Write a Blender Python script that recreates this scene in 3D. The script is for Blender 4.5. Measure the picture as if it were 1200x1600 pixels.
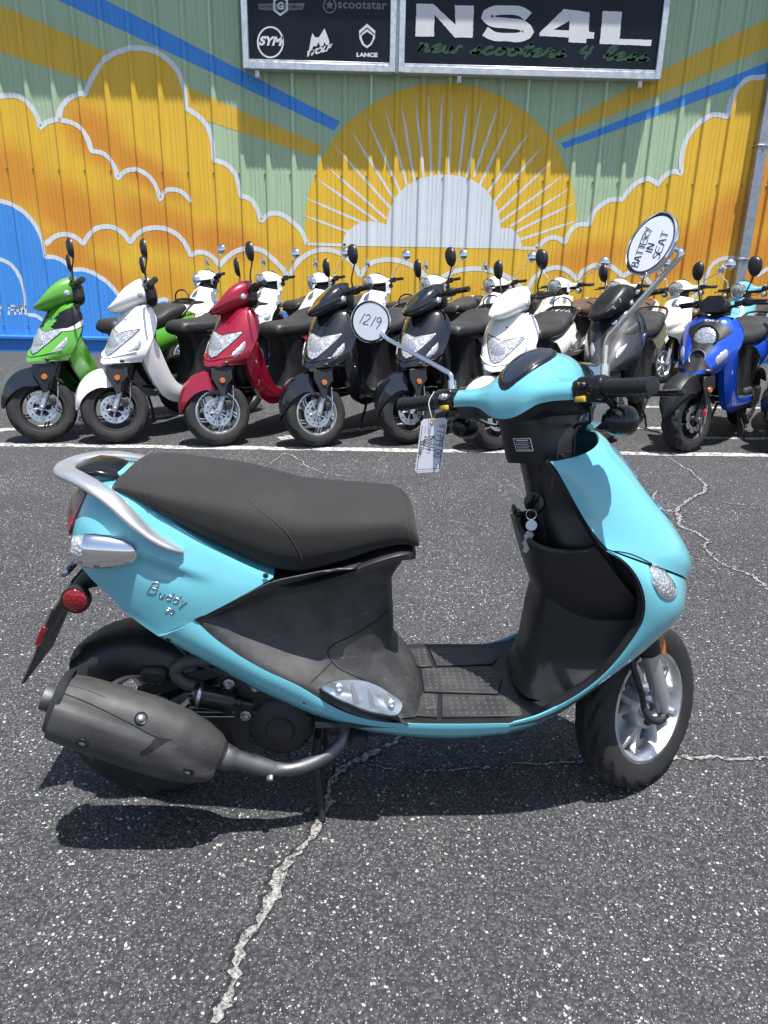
import bpy, bmesh, math, random
import numpy as np
from mathutils import Vector, Matrix
from mathutils.bvhtree import BVHTree
R = math.radians
for _o in list(bpy.data.objects): bpy.data.objects.remove(_o)
SC = bpy.context.scene
COL = SC.collection
random.seed(7); RNG = np.random.default_rng(7)

# ------------------------------------------------------------------ camera
FPX, PITCH, ROLL, YAW, CAMH = 1150.0, R(19.2), R(1.2), R(1.6), 1.25      # photo is 1200 x 1600
_f = np.array([math.sin(YAW)*math.cos(PITCH), math.cos(YAW)*math.cos(PITCH), -math.sin(PITCH)])
_r0 = np.array([math.cos(YAW), -math.sin(YAW), 0.0]); _u0 = np.cross(_r0, _f)
_r = math.cos(ROLL)*_r0 + math.sin(ROLL)*_u0; _u = -math.sin(ROLL)*_r0 + math.cos(ROLL)*_u0
CAM = np.array([0.0, 0.0, CAMH])
cd = bpy.data.cameras.new('camera'); cam = bpy.data.objects.new('camera', cd); COL.objects.link(cam)
cd.sensor_fit = 'VERTICAL'; cd.sensor_height = 36.0; cd.lens = 36.0*FPX/1600.0
cd.clip_start = 0.05; cd.clip_end = 2000.0
mw = Matrix.Identity(4)
for i in range(3):
    mw[i][0] = _r[i]; mw[i][1] = _u[i]; mw[i][2] = -_f[i]; mw[i][3] = CAM[i]
cam.matrix_world = mw
SC.camera = cam
SC.render.resolution_x, SC.render.resolution_y = 768, 1024

def ray(px, py): return _f + _r*((px-600)/FPX) - _u*((py-800)/FPX)
def on_ground(px, py, z=0.0):
    d = ray(px, py); return CAM + d*((z-CAM[2])/d[2])
def on_wall(px, py, Y):
    d = ray(px, py); return CAM + d*((Y-CAM[1])/d[1])

# ------------------------------------------------------------------ daylight
SUN = np.array([0.115, -0.21, 1.0]); SUN = SUN/np.linalg.norm(SUN)       # direction towards the sun
W = bpy.data.worlds.new('World'); SC.world = W; W.use_nodes = True
nt = W.node_tree; nt.nodes.clear()
sky = nt.nodes.new('ShaderNodeTexSky'); sky.sky_type = 'NISHITA'; sky.sun_disc = False
sky.sun_elevation = math.asin(SUN[2]); sky.sun_rotation = math.atan2(SUN[0], SUN[1])
sky.air_density = 1.0; sky.dust_density = 1.6; sky.ozone_density = 1.0
bg = nt.nodes.new('ShaderNodeBackground'); bg.inputs[1].default_value = 0.095
wo = nt.nodes.new('ShaderNodeOutputWorld')
nt.links.new(sky.outputs[0], bg.inputs[0]); nt.links.new(bg.outputs[0], wo.inputs[0])
sl = bpy.data.lights.new('sun', 'SUN'); sl.energy = 4.6; sl.angle = R(0.53); sl.color = (1.0, 0.97, 0.925)
so = bpy.data.objects.new('sun', sl); COL.objects.link(so)
so.rotation_euler = Vector(SUN).to_track_quat('Z', 'Y').to_euler(); so.location = (0, 0, 20)
SC.view_settings.view_transform = 'Standard'; SC.view_settings.look = 'None'
SC.view_settings.exposure = 0.92; SC.view_settings.gamma = 1.0
SC.view_settings.use_curve_mapping = False
# ------------------------------------------------------------------ helpers
def cr(pts, n, closed=False):
    """Catmull-Rom through pts (k,d) -> (n,d), evenly spread over the control polygon's length"""
    P = np.asarray(pts, float); k = len(P)
    if closed: P = np.vstack([P, P[:1]]); k += 1
    d = np.r_[0, np.cumsum(np.maximum(np.linalg.norm(np.diff(P, axis=0), axis=1), 1e-9))]
    t = np.linspace(0, d[-1], n+1 if closed else n)[: n]
    out = []
    for q in t:
        i = min(max(int(np.searchsorted(d, q, 'right'))-1, 0), k-2)
        f = (q-d[i])/(d[i+1]-d[i])
        p1, p2 = P[i], P[i+1]
        p0 = P[i-1] if i > 0 else (P[k-2] if closed else 2*p1-p2)
        p3 = P[i+2] if i+2 < k else (P[1] if closed else 2*p2-p1)
        h = d[i+1]-d[i]
        h0 = (d[i]-d[i-1]) if i > 0 else h
        h2 = (d[i+2]-d[i+1]) if i+2 < k else h
        m1 = ((p2-p1)/h*h0+(p1-p0)/max(h0, 1e-9)*h)/(h+h0)*h
        m2 = ((p3-p2)/max(h2, 1e-9)*h+(p2-p1)/h*h2)/(h+h2)*h
        f2, f3 = f*f, f*f*f
        out.append((2*f3-3*f2+1)*p1+(f3-2*f2+f)*m1+(-2*f3+3*f2)*p2+(f3-f2)*m2)
    return np.array(out)
def lin(x, xs, ys): return float(np.interp(x, xs, ys))
def arr(*p): return np.array(p, float)
def nrm(v): v = np.asarray(v, float); return v/max(np.linalg.norm(v), 1e-12)

class MB:
    """collects shapes; build() links them as ONE mesh object"""
    def __init__(s): s.v = []; s.f = []
    def add(s, vs, fs):
        o = len(s.v); s.v += [tuple(map(float, p)) for p in vs]; s.f += [tuple(i+o for i in q) for q in fs]; return s
    def grid(s, P, cu=False, cv=False, flip=False):
        P = np.asarray(P, float); nu, nv = P.shape[:2]; fs = []
        for i in range(nu if cu else nu-1):
            for j in range(nv if cv else nv-1):
                a, b, c, d = i*nv+j, ((i+1) % nu)*nv+j, ((i+1) % nu)*nv+(j+1) % nv, i*nv+(j+1) % nv
                fs.append((a, d, c, b) if flip else (a, b, c, d))
        return s.add(P.reshape(-1, 3), fs)
    def shell(s, P, th, cu=False, cv=False, flip=False):
        """grid with thickness th against its normal"""
        P = np.asarray(P, float)
        du = np.gradient(P, axis=0); dv = np.gradient(P, axis=1)
        if cv: dv = (np.roll(P, -1, 1)-np.roll(P, 1, 1))/2
        if cu: du = (np.roll(P, -1, 0)-np.roll(P, 1, 0))/2
        N = np.cross(du, dv); N /= np.maximum(np.linalg.norm(N, axis=2, keepdims=True), 1e-9)
        if flip: N = -N
        Q = P-N*th
        nu, nv = P.shape[:2]
        o = len(s.v)
        s.grid(P, cu, cv, flip); s.grid(Q, cu, cv, not flip)
        k = nu*nv
        rim = []
        if not cv:
            for i in range(nu if cu else nu-1):
                i2 = (i+1) % nu
                rim += [(i*nv, i2*nv), (i2*nv+nv-1, i*nv+nv-1)]
        if not cu:
            for j in range(nv if cv else nv-1):
                j2 = (j+1) % nv
                rim += [(j2, j), ((nu-1)*nv+j, (nu-1)*nv+j2)]
        for a, b in rim:
            q = (a+o, a+o+k, b+o+k, b+o)
            s.f.append(q[::-1] if flip else q)
        return s
    def loft(s, rings, caps=True, flip=False):
        P = np.asarray(rings, float); nu, nv = P.shape[:2]; o = len(s.v)
        s.grid(P, False, True, flip)
        if caps:
            a = tuple(range(o, o+nv)); b = tuple(range(o+(nu-1)*nv, o+nu*nv))
            s.f.append(a); s.f.append(b[::-1])
        return s
    def tube(s, path, r, n=10, caps=True, up=None, flat=1.0, smooth=0):
        P = np.asarray(path, float)
        if smooth:
            rr = np.atleast_1d(np.asarray(r, float))
            if len(rr) == len(P):
                X = cr(np.c_[P, rr], smooth); P, r = X[:, :3], X[:, 3]
            else: P = cr(P, smooth)
        k = len(P); r = np.broadcast_to(np.asarray(r, float), (k,))
        T = np.gradient(P, axis=0); T /= np.maximum(np.linalg.norm(T, axis=1, keepdims=True), 1e-9)
        u = np.asarray(up if up is not None else (0, 0, 1) if abs(T[0][2]) < .9 else (1, 0, 0), float)
        rings = []
        for i in range(k):
            u = u-T[i]*(u@T[i]); u = nrm(u); w = np.cross(T[i], u)
            if up is not None:
                uu = np.asarray(up, float); uu = uu-T[i]*(uu@T[i])
                if np.linalg.norm(uu) > .15: u = nrm(uu); w = np.cross(T[i], u)
            a = np.arange(n)*2*math.pi/n
            rings.append(P[i]+r[i]*(np.outer(np.cos(a), u)*flat+np.outer(np.sin(a), w)))
        return s.loft(rings, caps, flip=True)
    def lathe(s, prof, o, ax, n=24, closed=False, ang=None):
        """prof: (radius, height) along axis ax from origin o"""
        ax = nrm(ax); u = nrm(np.cross(ax, (0, 0, 1) if abs(ax[2]) < .9 else (1, 0, 0))); w = np.cross(ax, u)
        a = np.arange(n)*2*math.pi/n; D = np.outer(np.cos(a), u)+np.outer(np.sin(a), w)
        rings = [np.asarray(o, float)+ax*h+D*max(r, 1e-5) for r, h in prof]
        P = np.asarray(rings)
        return s.grid(P, closed, True, flip=True)
    def box(s, c, sz, rot=None, bev=0.0, seg=1):
        bm = bmesh.new(); bmesh.ops.create_cube(bm, size=1.0)
        for v in bm.verts: v.co = Vector((v.co.x*sz[0], v.co.y*sz[1], v.co.z*sz[2]))
        if bev: bmesh.ops.bevel(bm, geom=bm.edges[:], offset=bev, segments=seg, affect='EDGES', profile=.5)
        bm.verts.index_update()
        vs = np.array([v.co[:] for v in bm.verts]); fs = [tuple(v.index for v in f.verts) for f in bm.faces]
        bm.free()
        if rot is not None: vs = vs @ np.asarray(rot, float).T
        return s.add(vs+np.asarray(c, float), fs)
    def prism(s, poly, o, ux, uy, th, bev=0.0, seg=1):
        """polygon (in ux,uy) extruded by th along ux x uy, bevelled"""
        bm = bmesh.new()
        ux, uy, o = np.asarray(ux, float), np.asarray(uy, float), np.asarray(o, float); n = nrm(np.cross(ux, uy))
        vb = [bm.verts.new(o+ux*a+uy*b) for a, b in poly]
        f = bm.faces.new(vb)
        r = bmesh.ops.extrude_face_region(bm, geom=[f])
        ve = [g for g in r['geom'] if isinstance(g, bmesh.types.BMVert)]
        bmesh.ops.translate(bm, verts=ve, vec=Vector(n*th))
        bmesh.ops.recalc_face_normals(bm, faces=bm.faces[:])
        if bev: bmesh.ops.bevel(bm, geom=bm.edges[:], offset=bev, segments=seg, affect='EDGES', profile=.5, clamp_overlap=True)
        bm.verts.index_update()
        s.add([v.co[:] for v in bm.verts], [tuple(v.index for v in q.verts) for q in bm.faces]); bm.free(); return s
    def ball(s, c, rad, nu=10, nv=14, rot=None):
        rad = np.broadcast_to(np.asarray(rad, float), (3,))
        th = np.linspace(1e-3, math.pi-1e-3, nu); ph = np.arange(nv)*2*math.pi/nv
        P = np.array([[(math.sin(t)*math.cos(p), math.sin(t)*math.sin(p), math.cos(t)) for p in ph] for t in th])*rad
        if rot is not None: P = P @ np.asarray(rot, float).T
        return s.grid(P+np.asarray(c, float), False, True)
    def ribbon(s, path, w, nrml, lift=0.0, th=0.0):
        P = np.asarray(path, float); T = np.gradient(P, axis=0)
        N = np.broadcast_to(np.asarray(nrml, float), P.shape); S = np.cross(T, N)
        S /= np.maximum(np.linalg.norm(S, axis=1, keepdims=True), 1e-9); w = np.broadcast_to(np.asarray(w, float), (len(P),))[:, None]
        G = np.stack([P-S*w/2+N*lift, P+S*w/2+N*lift], 1)
        return s.shell(G, th, flip=True) if th else s.grid(G, flip=True)
    def mirror(s):
        """adds the mirror image in y"""
        o = len(s.v); vs = [(x, -y, z) for x, y, z in s.v]
        s.f += [tuple(i+o for i in q[::-1]) for q in s.f]; s.v += vs; return s
    def flipped(s):
        m = MB(); m.v = [(x, -y, z) for x, y, z in s.v]; m.f = [q[::-1] for q in s.f]; return m
    def mesh(s, name, mat, ang=38, smooth=True):
        me = bpy.data.meshes.new(name); me.from_pydata(s.v, [], s.f); me.validate(clean_customdata=False)
        bm = bmesh.new(); bm.from_mesh(me); bmesh.ops.remove_doubles(bm, verts=bm.verts[:], dist=1e-6)
        bmesh.ops.recalc_face_normals(bm, faces=bm.faces[:])
        bm.to_mesh(me); bm.free()
        if smooth:
            me.polygons.foreach_set('use_smooth', [True]*len(me.polygons)); me.set_sharp_from_angle(angle=R(ang))
        for m in (mat if isinstance(mat, (list, tuple)) else [mat]): me.materials.append(m)
        return me
    def build(s, name, mat, parent=None, ang=38, smooth=True):
        o = bpy.data.objects.new(name, s.mesh(name, mat, ang, smooth)); COL.objects.link(o)
        if parent is not None: o.parent = parent
        return o
    def bvh(s): return BVHTree.FromPolygons(s.v, s.f)

def tag(o, label=None, cat=None, group=None, kind=None):
    if label: o['label'] = label
    if cat: o['category'] = cat
    if group: o['group'] = group
    if kind: o['kind'] = kind
    return o
def empty(name, loc=(0, 0, 0), rz=0.0):
    o = bpy.data.objects.new(name, None); COL.objects.link(o); o.location = loc; o.rotation_euler = (0, 0, rz)
    o.empty_display_size = .1; return o

# ------------------------------------------------------------------ materials
MATS = {}
class NT:
    def __init__(s, name):
        s.m = bpy.data.materials.new(name); s.m.use_nodes = True; s.t = s.m.node_tree
        s.b = s.t.nodes['Principled BSDF']; MATS[name] = s.m
    def n(s, typ, **kw):
        q = s.t.nodes.new('ShaderNode'+typ)
        for k, v in kw.items():
            if k.startswith('i_'):
                key = k[2:]; key = int(key) if key.isdigit() else key.replace('_', ' ')
                q.inputs[key].default_value = v
            else: setattr(q, k, v)
        return q
    def l(s, a, b): s.t.links.new(a, b); return s
    def set(s, **kw):
        for k, v in kw.items(): s.b.inputs[k.replace('_', ' ')].default_value = v
        return s
    def coord(s, which='Object'): return s.n('TexCoord').outputs[which]
    def noise(s, scale, detail=2, rough=.5, vec=None, out=0):
        q = s.n('TexNoise'); q.inputs['Scale'].default_value = scale; q.inputs['Detail'].default_value = detail; q.inputs['Roughness'].default_value = rough
        s.l(vec if vec is not None else s.coord(), q.inputs['Vector']); return q.outputs[out]
    def ramp(s, fac, stops):
        q = s.n('ValToRGB'); e = q.color_ramp.elements
        while len(e) < len(stops): e.new(.5)
        for x, (p, c) in zip(e, stops): x.position = p; x.color = (*c, 1) if len(c) == 3 else c
        s.l(fac, q.inputs[0]); return q.outputs[0]
    def mix(s, fac, a, b, mode='MIX'):
        q = s.n('Mix', data_type='RGBA', blend_type=mode)
        for v, k in ((fac, 0), (a, 6), (b, 7)):
            if hasattr(v, 'is_linked'): s.l(v, q.inputs[k])
            else: q.inputs[k].default_value = v if k == 0 or len(v) == 4 else (*v, 1)
        return q.outputs[2]
    def math(s, op, a, b=None, c=None, clamp=False):
        q = s.n('Math', operation=op, use_clamp=clamp)
        for i, v in enumerate((a, b, c)):
            if v is None: continue
            if hasattr(v, 'is_linked'): s.l(v, q.inputs[i])
            else: q.inputs[i].default_value = v
        return q.outputs[0]
    def bump(s, h, strength=.3, dist=.001):
        q = s.n('Bump'); q.inputs['Strength'].default_value = strength; q.inputs['Distance'].default_value = dist
        s.l(h, q.inputs['Height']); s.l(q.outputs[0], s.b.inputs['Normal']); return q
    def color(s, c): s.l(c, s.b.inputs['Base Color']); return s
def srgb(r, g, b):
    f = lambda c: c/12.92 if c <= .04045 else ((c+.055)/1.055)**2.4
    return (f(r/255), f(g/255), f(b/255))

def m_paint(name, col, rough=.22, metal=0.0, coat=1.0, flake=False):
    t = NT(name); t.set(Roughness=rough, Metallic=metal, Coat_Weight=coat, Coat_Roughness=.04)
    dirt = t.noise(3.5, 5, .65)
    c = t.mix(t.math('MULTIPLY', t.math('SUBTRACT', dirt, .45, clamp=True), .45), (*col, 1), (*[x*.72+.03 for x in col], 1))
    t.color(c)
    t.l(t.ramp(t.noise(9, 4), [(.3, (rough*.8,)*3), (.75, (rough*1.5,)*3)]), t.b.inputs['Roughness'])
    t.bump(t.noise(26, 2), .018, .004)
    return t.m
def m_plastic(name, col, rough=.5, grain=900, gs=.12, scuff=.0, spec=.5):
    t = NT(name); t.set(Roughness=rough, Specular_IOR_Level=spec)
    n = t.noise(6, 6, .7)
    c = t.mix(t.ramp(n, [(.42, (0, 0, 0)), (.7, (1, 1, 1))]), (*[x*.82 for x in col], 1), (*[x*1.12+.004+scuff*.06 for x in col], 1))
    if scuff:
        mp = t.n('Mapping'); mp.inputs['Scale'].default_value = (5, 40, 22); mp.inputs['Rotation'].default_value = (.3, .6, .2); t.l(t.coord(), mp.inputs[0])
        sc = t.ramp(t.noise(2.2, 8, .75, mp.outputs[0]), [(.6, (0, 0, 0)), (.8, (scuff,)*3)])
        c = t.mix(sc, c, (.30, .30, .29, 1))
    t.color(c); t.bump(t.noise(grain, 2), gs, .001)
    t.l(t.ramp(t.noise(14, 4), [(.3, (rough*.85,)*3), (.7, (min(1, rough*1.2),)*3)]), t.b.inputs['Roughness'])
    return t.m
def m_metal(name, col, rough=.2, brush=0.0, wear=.15):
    t = NT(name); t.set(Metallic=1.0, Roughness=rough); n = t.noise(12, 5, .7)
    t.color(t.mix(t.math('MULTIPLY', t.ramp(n, [(.4, (0, 0, 0)), (.75, (1, 1, 1))]), wear), (*col, 1), (*[x*.55 for x in col], 1)))
    t.l(t.ramp(t.noise(22, 4), [(.3, (rough*.75,)*3), (.7, (min(1, rough*1.5+.01),)*3)]), t.b.inputs['Roughness'])
    if brush: t.bump(t.noise(260, 3), brush, .001)
    return t.m
def m_lens(name, col, facet=95, strength=.55, metal=.55):
    """moulded lamp lens over a bright reflector: coloured, glossy, facetted"""
    t = NT(name); t.set(Metallic=metal, Roughness=.12, Coat_Weight=1.0, Coat_Roughness=.02)
    v = t.n('TexVoronoi', feature='F1'); v.inputs['Scale'].default_value = facet; t.l(t.coord(), v.inputs['Vector'])
    t.color(t.mix(t.ramp(v.outputs['Distance'], [(.1, (1, 1, 1)), (.6, (0, 0, 0))]), (*[x*.55 for x in col], 1), (*col, 1)))
    t.bump(v.outputs['Distance'], strength, .004); return t.m
def m_flat(name, col, rough=.6, **kw):
    t = NT(name); t.set(Roughness=rough, **kw); n = t.noise(40, 4)
    t.color(t.mix(t.math('MULTIPLY', n, .35), (*col, 1), (*[x*.75 for x in col], 1))); return t.m

TEAL = m_paint('paint_turquoise', (.132, .440, .525), .16)
WHITE = m_paint('paint_white', (.80, .80, .79)); CREAM = m_paint('paint_cream', (.80, .76, .63))
RED = m_paint('paint_red', (.33, .008, .03), .2, .35); GREEN = m_paint('paint_green', (.09, .32, .03))
BLACK = m_paint('paint_black', (.008, .009, .013), .12); BLUE = m_paint('paint_blue', (.012, .085, .58), .2, .3)
GREY = m_paint('paint_grey', (.17, .17, .165), .3, .4)
BLK = m_plastic('black_plastic', (.0125, .0125, .014), .42, 900, .10)
BLKM = m_plastic('black_plastic_worn', (.026, .026, .027), .54, 700, .16, .55)
BLKG = m_plastic('black_gloss', (.008, .008, .010), .18, 60, .02)
DARK = m_plastic('engine_black', (.016, .017, .019), .55, 400, .3)
SHIELDM = m_plastic('muffler_shield_grey', (.040, .040, .0395), .56, 420, .40, .3)
IRON = m_metal('exhaust_steel', (.16, .16, .175), .5, .25, .5)
CHROME = NT('chrome').set(Base_Color=(.86, .87, .89, 1), Metallic=1.0, Roughness=.035).m; ALLOY = m_metal('alloy', (.62, .63, .65), .34, .1, .25)
SILVER = m_paint('silver_paint', (.52, .53, .55), .34, .75, .4); STEEL = m_metal('bolt_steel', (.55, .55, .56), .28, .1, .35)
DISC = m_metal('disc_steel', (.60, .60, .60), .32, .1, .2)
REDL = m_lens('red_lens', (.33, .004, .010), 160, .3, .1); CLEARL = m_lens('clear_lens', (.85, .87, .9), 70, .8)
AMBER = m_lens('amber_lens', (.62, .17, .012), 180, .3, .1); CLEARS = m_lens('clear_lens_small', (.80, .82, .85), 130, .7)
BLUEL = m_lens('badge_lens', (.22, .30, .42), 90, .5); YELB = m_flat('yellow_button', (.62, .40, .04), .4)
CALI = m_flat('red_caliper', (.55, .02, .04), .3); PAPER = m_flat('paper_sky_tint', (.72, .75, .84), .7)  # white paper with a bluish sky tint painted into its colour
INK = m_flat('black_ink', (.012, .012, .014), .6); ORNG = m_flat('orange_ink', (.55, .16, .04), .6)
WHITEP = m_flat('white_print', (.75, .75, .75), .5); BROWN = m_plastic('brown_vinyl', (.085, .050, .038), .5, 300, .12)
GLASSK = NT('dial_glass').set(Base_Color=(.02, .022, .03, 1), Roughness=.03, Coat_Weight=1.0).m
MIRG = NT('mirror_glass').set(Base_Color=(.9, .91, .92, 1), Metallic=1.0, Roughness=.01).m
def m_rubber(name='tyre_rubber'):
    t = NT(name); t.set(Roughness=.72, Specular_IOR_Level=.35)
    n = t.noise(7, 6, .7); t.color(t.ramp(n, [(.35, (.013, .013, .014)), (.6, (.022, .0215, .021)), (.8, (.050, .047, .043))]))
    t.bump(t.noise(500, 3), .2, .001); return t.m
RUB = m_rubber()
def m_seat():
    t = NT('seat_fabric'); t.set(Roughness=.75, Specular_IOR_Level=.35, Sheen_Weight=.08)
    co = t.coord(); sx = t.n('SeparateXYZ'); t.l(co, sx.inputs[0])
    w = t.math('MULTIPLY', t.math('SINE', t.math('MULTIPLY', t.math('ADD', sx.outputs[0], sx.outputs[2]), 1750)), t.math('SINE', t.math('MULTIPLY', t.math('SUBTRACT', sx.outputs[1], t.math('MULTIPLY', sx.outputs[2], .6)), 1750)))
    n = t.noise(7, 5, .65)
    c = t.ramp(n, [(.3, (.016, .0152, .0145)), (.6, (.024, .0228, .0215)), (.8, (.036, .033, .030))])
    t.color(t.mix(t.math('MULTIPLY', t.math('ADD', w, 1), .32), c, (.010, .010, .010, 1))); t.bump(w, .35, .0012); return t.m
SEATM = m_seat()
SEATV = m_plastic('seat_vinyl', (.024, .024, .025), .52, 500, .25)
STITCH = m_flat('stitch_thread', (.085, .08, .075), .8)
HOSE = m_plastic('hose_rubber', (.060, .062, .068), .55, 300, .2)
DGREY = m_paint('paint_dark_grey', (.060, .060, .062), .3, .4)
# ------------------------------------------------------------------ ground
WALLY = 9.69
def m_asphalt():
    t = NT('asphalt'); t.set(Roughness=.86, Specular_IOR_Level=.35)
    co = t.coord()
    big = t.noise(.55, 4, .6, co); mid = t.noise(5, 6, .7, co); fine = t.noise(170, 3, .6, co)
    base = t.ramp(mid, [(.3, (.027, .0285, .033)), (.55, (.041, .0425, .048)), (.8, (.060, .0615, .067))])
    base = t.mix(t.ramp(big, [(.40, (0, 0, 0)), (.70, (.55,)*3)]), base, (.072, .072, .075, 1))
    base = t.mix(t.ramp(fine, [(.35, (.6,)*3), (.62, (0, 0, 0))]), base, (.016, .016, .019, 1))
    st = t.noise(1.1, 3, .55, co); base = t.mix(t.ramp(st, [(.60, (0, 0, 0)), (.72, (.45,)*3)]), base, (.022, .022, .024, 1))
    # packed stones: every cell its own grey, dark binder between; some cells broken open and pale, in drifts
    nz = t.n('TexNoise'); nz.inputs['Scale'].default_value = 120; nz.inputs['Detail'].default_value = 3; t.l(co, nz.inputs['Vector'])
    sc2 = t.n('VectorMath', operation='SCALE'); t.l(nz.outputs['Color'], sc2.inputs[0]); sc2.inputs[3].default_value = .009
    wv = t.n('VectorMath', operation='ADD'); t.l(co, wv.inputs[0]); t.l(sc2.outputs[0], wv.inputs[1])
    dens = t.math('ADD', t.math('MULTIPLY', t.noise(2.1, 3, .6, co), .6), t.math('MULTIPLY', t.noise(14, 2, .6, co), .4))
    for sc, thr, lo, hi in ((150, 1.225, (.10, .099, .095, 1), (.52, .515, .50, 1)), (340, 1.09, (.10, .10, .098, 1), (.46, .455, .44, 1)), (72, 1.37, (.14, .138, .13, 1), (.50, .49, .47, 1))):
        v = t.n('TexVoronoi', feature='F1'); v.inputs['Scale'].default_value = sc; t.l(wv.outputs[0], v.inputs['Vector'])
        cs = t.n('SeparateColor'); t.l(v.outputs['Color'], cs.inputs[0])
        if sc == 150:
            vg = v; base = t.mix(t.math('MULTIPLY', t.math('POWER', cs.outputs[2], 2.5), .55), base, (.120, .121, .125, 1))
            base = t.mix(t.ramp(v.outputs['Distance'], [(.42, (0, 0, 0)), (.72, (.6,)*3)]), base, (.012, .012, .014, 1))
        e = t.math('GREATER_THAN', t.math('ADD', cs.outputs[0], t.math('MULTIPLY', dens, .62)), thr)
        r_ = t.math('ADD', t.math('MULTIPLY', t.math('POWER', cs.outputs[1], 2.0), .42), .13)
        k = t.math('MULTIPLY', e, t.ramp(t.math('SUBTRACT', v.outputs['Distance'], r_), [(0, (1, 1, 1)), (.10, (0, 0, 0))]))
        base = t.mix(k, base, t.mix(cs.outputs[2], lo, hi))
    t.color(base)
    h = t.math('ADD', t.math('SUBTRACT', 1.0, vg.outputs['Distance']), t.math('MULTIPLY', fine, .6))
    t.bump(h, .75, .004); return t.m
ASPH = m_asphalt()
# one sheet to the horizon; finer quads near the camera carry a gentle unevenness
xs = np.r_[-400, -60, -20, np.linspace(-9, 9, 61), 20, 60, 400]; ys = np.r_[-300, -60, -15, np.linspace(-3, 12, 61), 25, 80, 400]
G = np.zeros((len(xs), len(ys), 3))
for i, x in enumerate(xs):
    for j, y in enumerate(ys): G[i, j] = (x, y, 0.0)
ground = tag(MB().grid(G).build('ground', ASPH, smooth=False), kind='structure')

def m_line():
    t = NT('road_paint'); t.set(Roughness=.75); co = t.coord()
    n = t.noise(26, 6, .75, co); b = t.noise(3, 3, .6, co)
    a = t.ramp(t.math('ADD', n, t.math('MULTIPLY', b, .25)), [(.50, (1, 1, 1)), (.74, (0, 0, 0))])
    t.color(t.mix(t.noise(9, 4, .6, co), (.50, .49, .46, 1), (.70, .69, .66, 1)))
    tr = t.n('BsdfTransparent'); ms = t.n('MixShader'); t.l(t.math('ADD', t.math('MULTIPLY', a, .95), .05), ms.inputs[0])
    t.l(tr.outputs[0], ms.inputs[1]); t.l(t.b.outputs[0], ms.inputs[2])
    out = t.t.nodes['Material Output']; t.l(ms.outputs[0], out.inputs[0]); t.bump(n, .4, .003); return t.m
LINE = m_line()
def strip(name, a, b, w, mat, z=.004, n=60, jag=.006, label=None):
    a, b = np.array(a, float), np.array(b, float); d = nrm(np.r_[b-a, 0])[:2]; s = np.array([-d[1], d[0]])
    P = []
    for k in range(n+1):
        c = a+(b-a)*k/n; e = w/2+RNG.normal(0, jag, 2)
        P.append([(*(c-s*e[0]), z), (*(c+s*e[1]), z)])
    o = MB().grid(P).build(name, mat, smooth=False); return tag(o, kind='structure')
strip('stall_line', (-6, 4.862), (7, 4.862), .088, LINE)
strip('stall_line', (-1.05, 6.18), (-3.25, 4.93), .095, LINE, .004)
for x0 in (.02, 1.35, 3.0): strip('stall_line', (x0+.1, 5.62), (x0+1.3, 5.70), .08, LINE)
strip('stall_line', (1.9, 6.55), (4.6, 6.62), .08, LINE); strip('stall_line', (2.3, 5.35), (5, 5.42), .07, LINE)
strip('stall_line', (-.62, 5.15), (.8, 5.95), .09, LINE)

# cracks: ragged open joints filled with pale sand
def m_crack():
    t = NT('sandy_crack'); t.set(Roughness=.95); co = t.coord(); n = t.noise(150, 5, .7, co)
    t.color(t.ramp(n, [(.34, (.035, .034, .033)), (.5, (.24, .235, .225)), (.72, (.44, .43, .41))])); t.bump(n, .8, .004)
    a = t.ramp(t.noise(60, 6, .8, co), [(.42, (.0,)*3), (.50, (1, 1, 1))])
    tr = t.n('BsdfTransparent'); ms = t.n('MixShader'); t.l(a, ms.inputs[0]); t.l(tr.outputs[0], ms.inputs[1]); t.l(t.b.outputs[0], ms.inputs[2])
    t.l(ms.outputs[0], t.t.nodes['Material Output'].inputs[0]); return t.m
CRK = m_crack()
def m_crackd():
    t = NT('crack_shadow'); t.set(Roughness=.95, Base_Color=(.010, .010, .011, 1)); co = t.coord()
    a = t.ramp(t.noise(75, 5, .8, co), [(.45, (.0,)*3), (.55, (.85,)*3)])
    tr = t.n('BsdfTransparent'); ms = t.n('MixShader'); t.l(a, ms.inputs[0]); t.l(tr.outputs[0], ms.inputs[1]); t.l(t.b.outputs[0], ms.inputs[2])
    t.l(ms.outputs[0], t.t.nodes['Material Output'].inputs[0]); return t.m
CRKD = m_crackd()
def crack(pts, w, dust=0.0):
    P = np.array([on_ground(*p)[:2] for p in pts]); n = max(24, int(np.linalg.norm(np.diff(P, axis=0), axis=1).sum()/.012))
    C = cr(P, n); T = np.gradient(C, axis=0); T /= np.linalg.norm(T, axis=1, keepdims=True); S = np.c_[-T[:, 1], T[:, 0]]
    wob = np.convolve(RNG.normal(0, 1, n+8), np.ones(5)/5, 'same')[:n]*.011+RNG.normal(0, .0022, n)
    ww = np.interp(np.linspace(0, 1, n), np.linspace(0, 1, len(np.atleast_1d(w))), np.atleast_1d(w)) if np.ndim(w) else np.full(n, w)
    ww = ww*.80*np.clip(RNG.normal(1, .38, n), .25, 2.0)
    C = C+S*wob[:, None]
    m = MB().grid(np.stack([np.c_[C-S*ww[:, None]/2, np.full(n, .0035)], np.c_[C+S*ww[:, None]/2, np.full(n, .0035)]], 1))
    o = m.build('crack', CRK, ground, smooth=False); tag(o, kind='stuff')
    w2 = ww*1.5+.005; C2 = C+S*.0025
    q = MB().grid(np.stack([np.c_[C2-S*w2[:, None]/2, np.full(n, .002)], np.c_[C2+S*w2[:, None]/2, np.full(n, .002)]], 1)).build('crack_edge', CRKD, ground, smooth=False); tag(q, kind='stuff')
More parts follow.
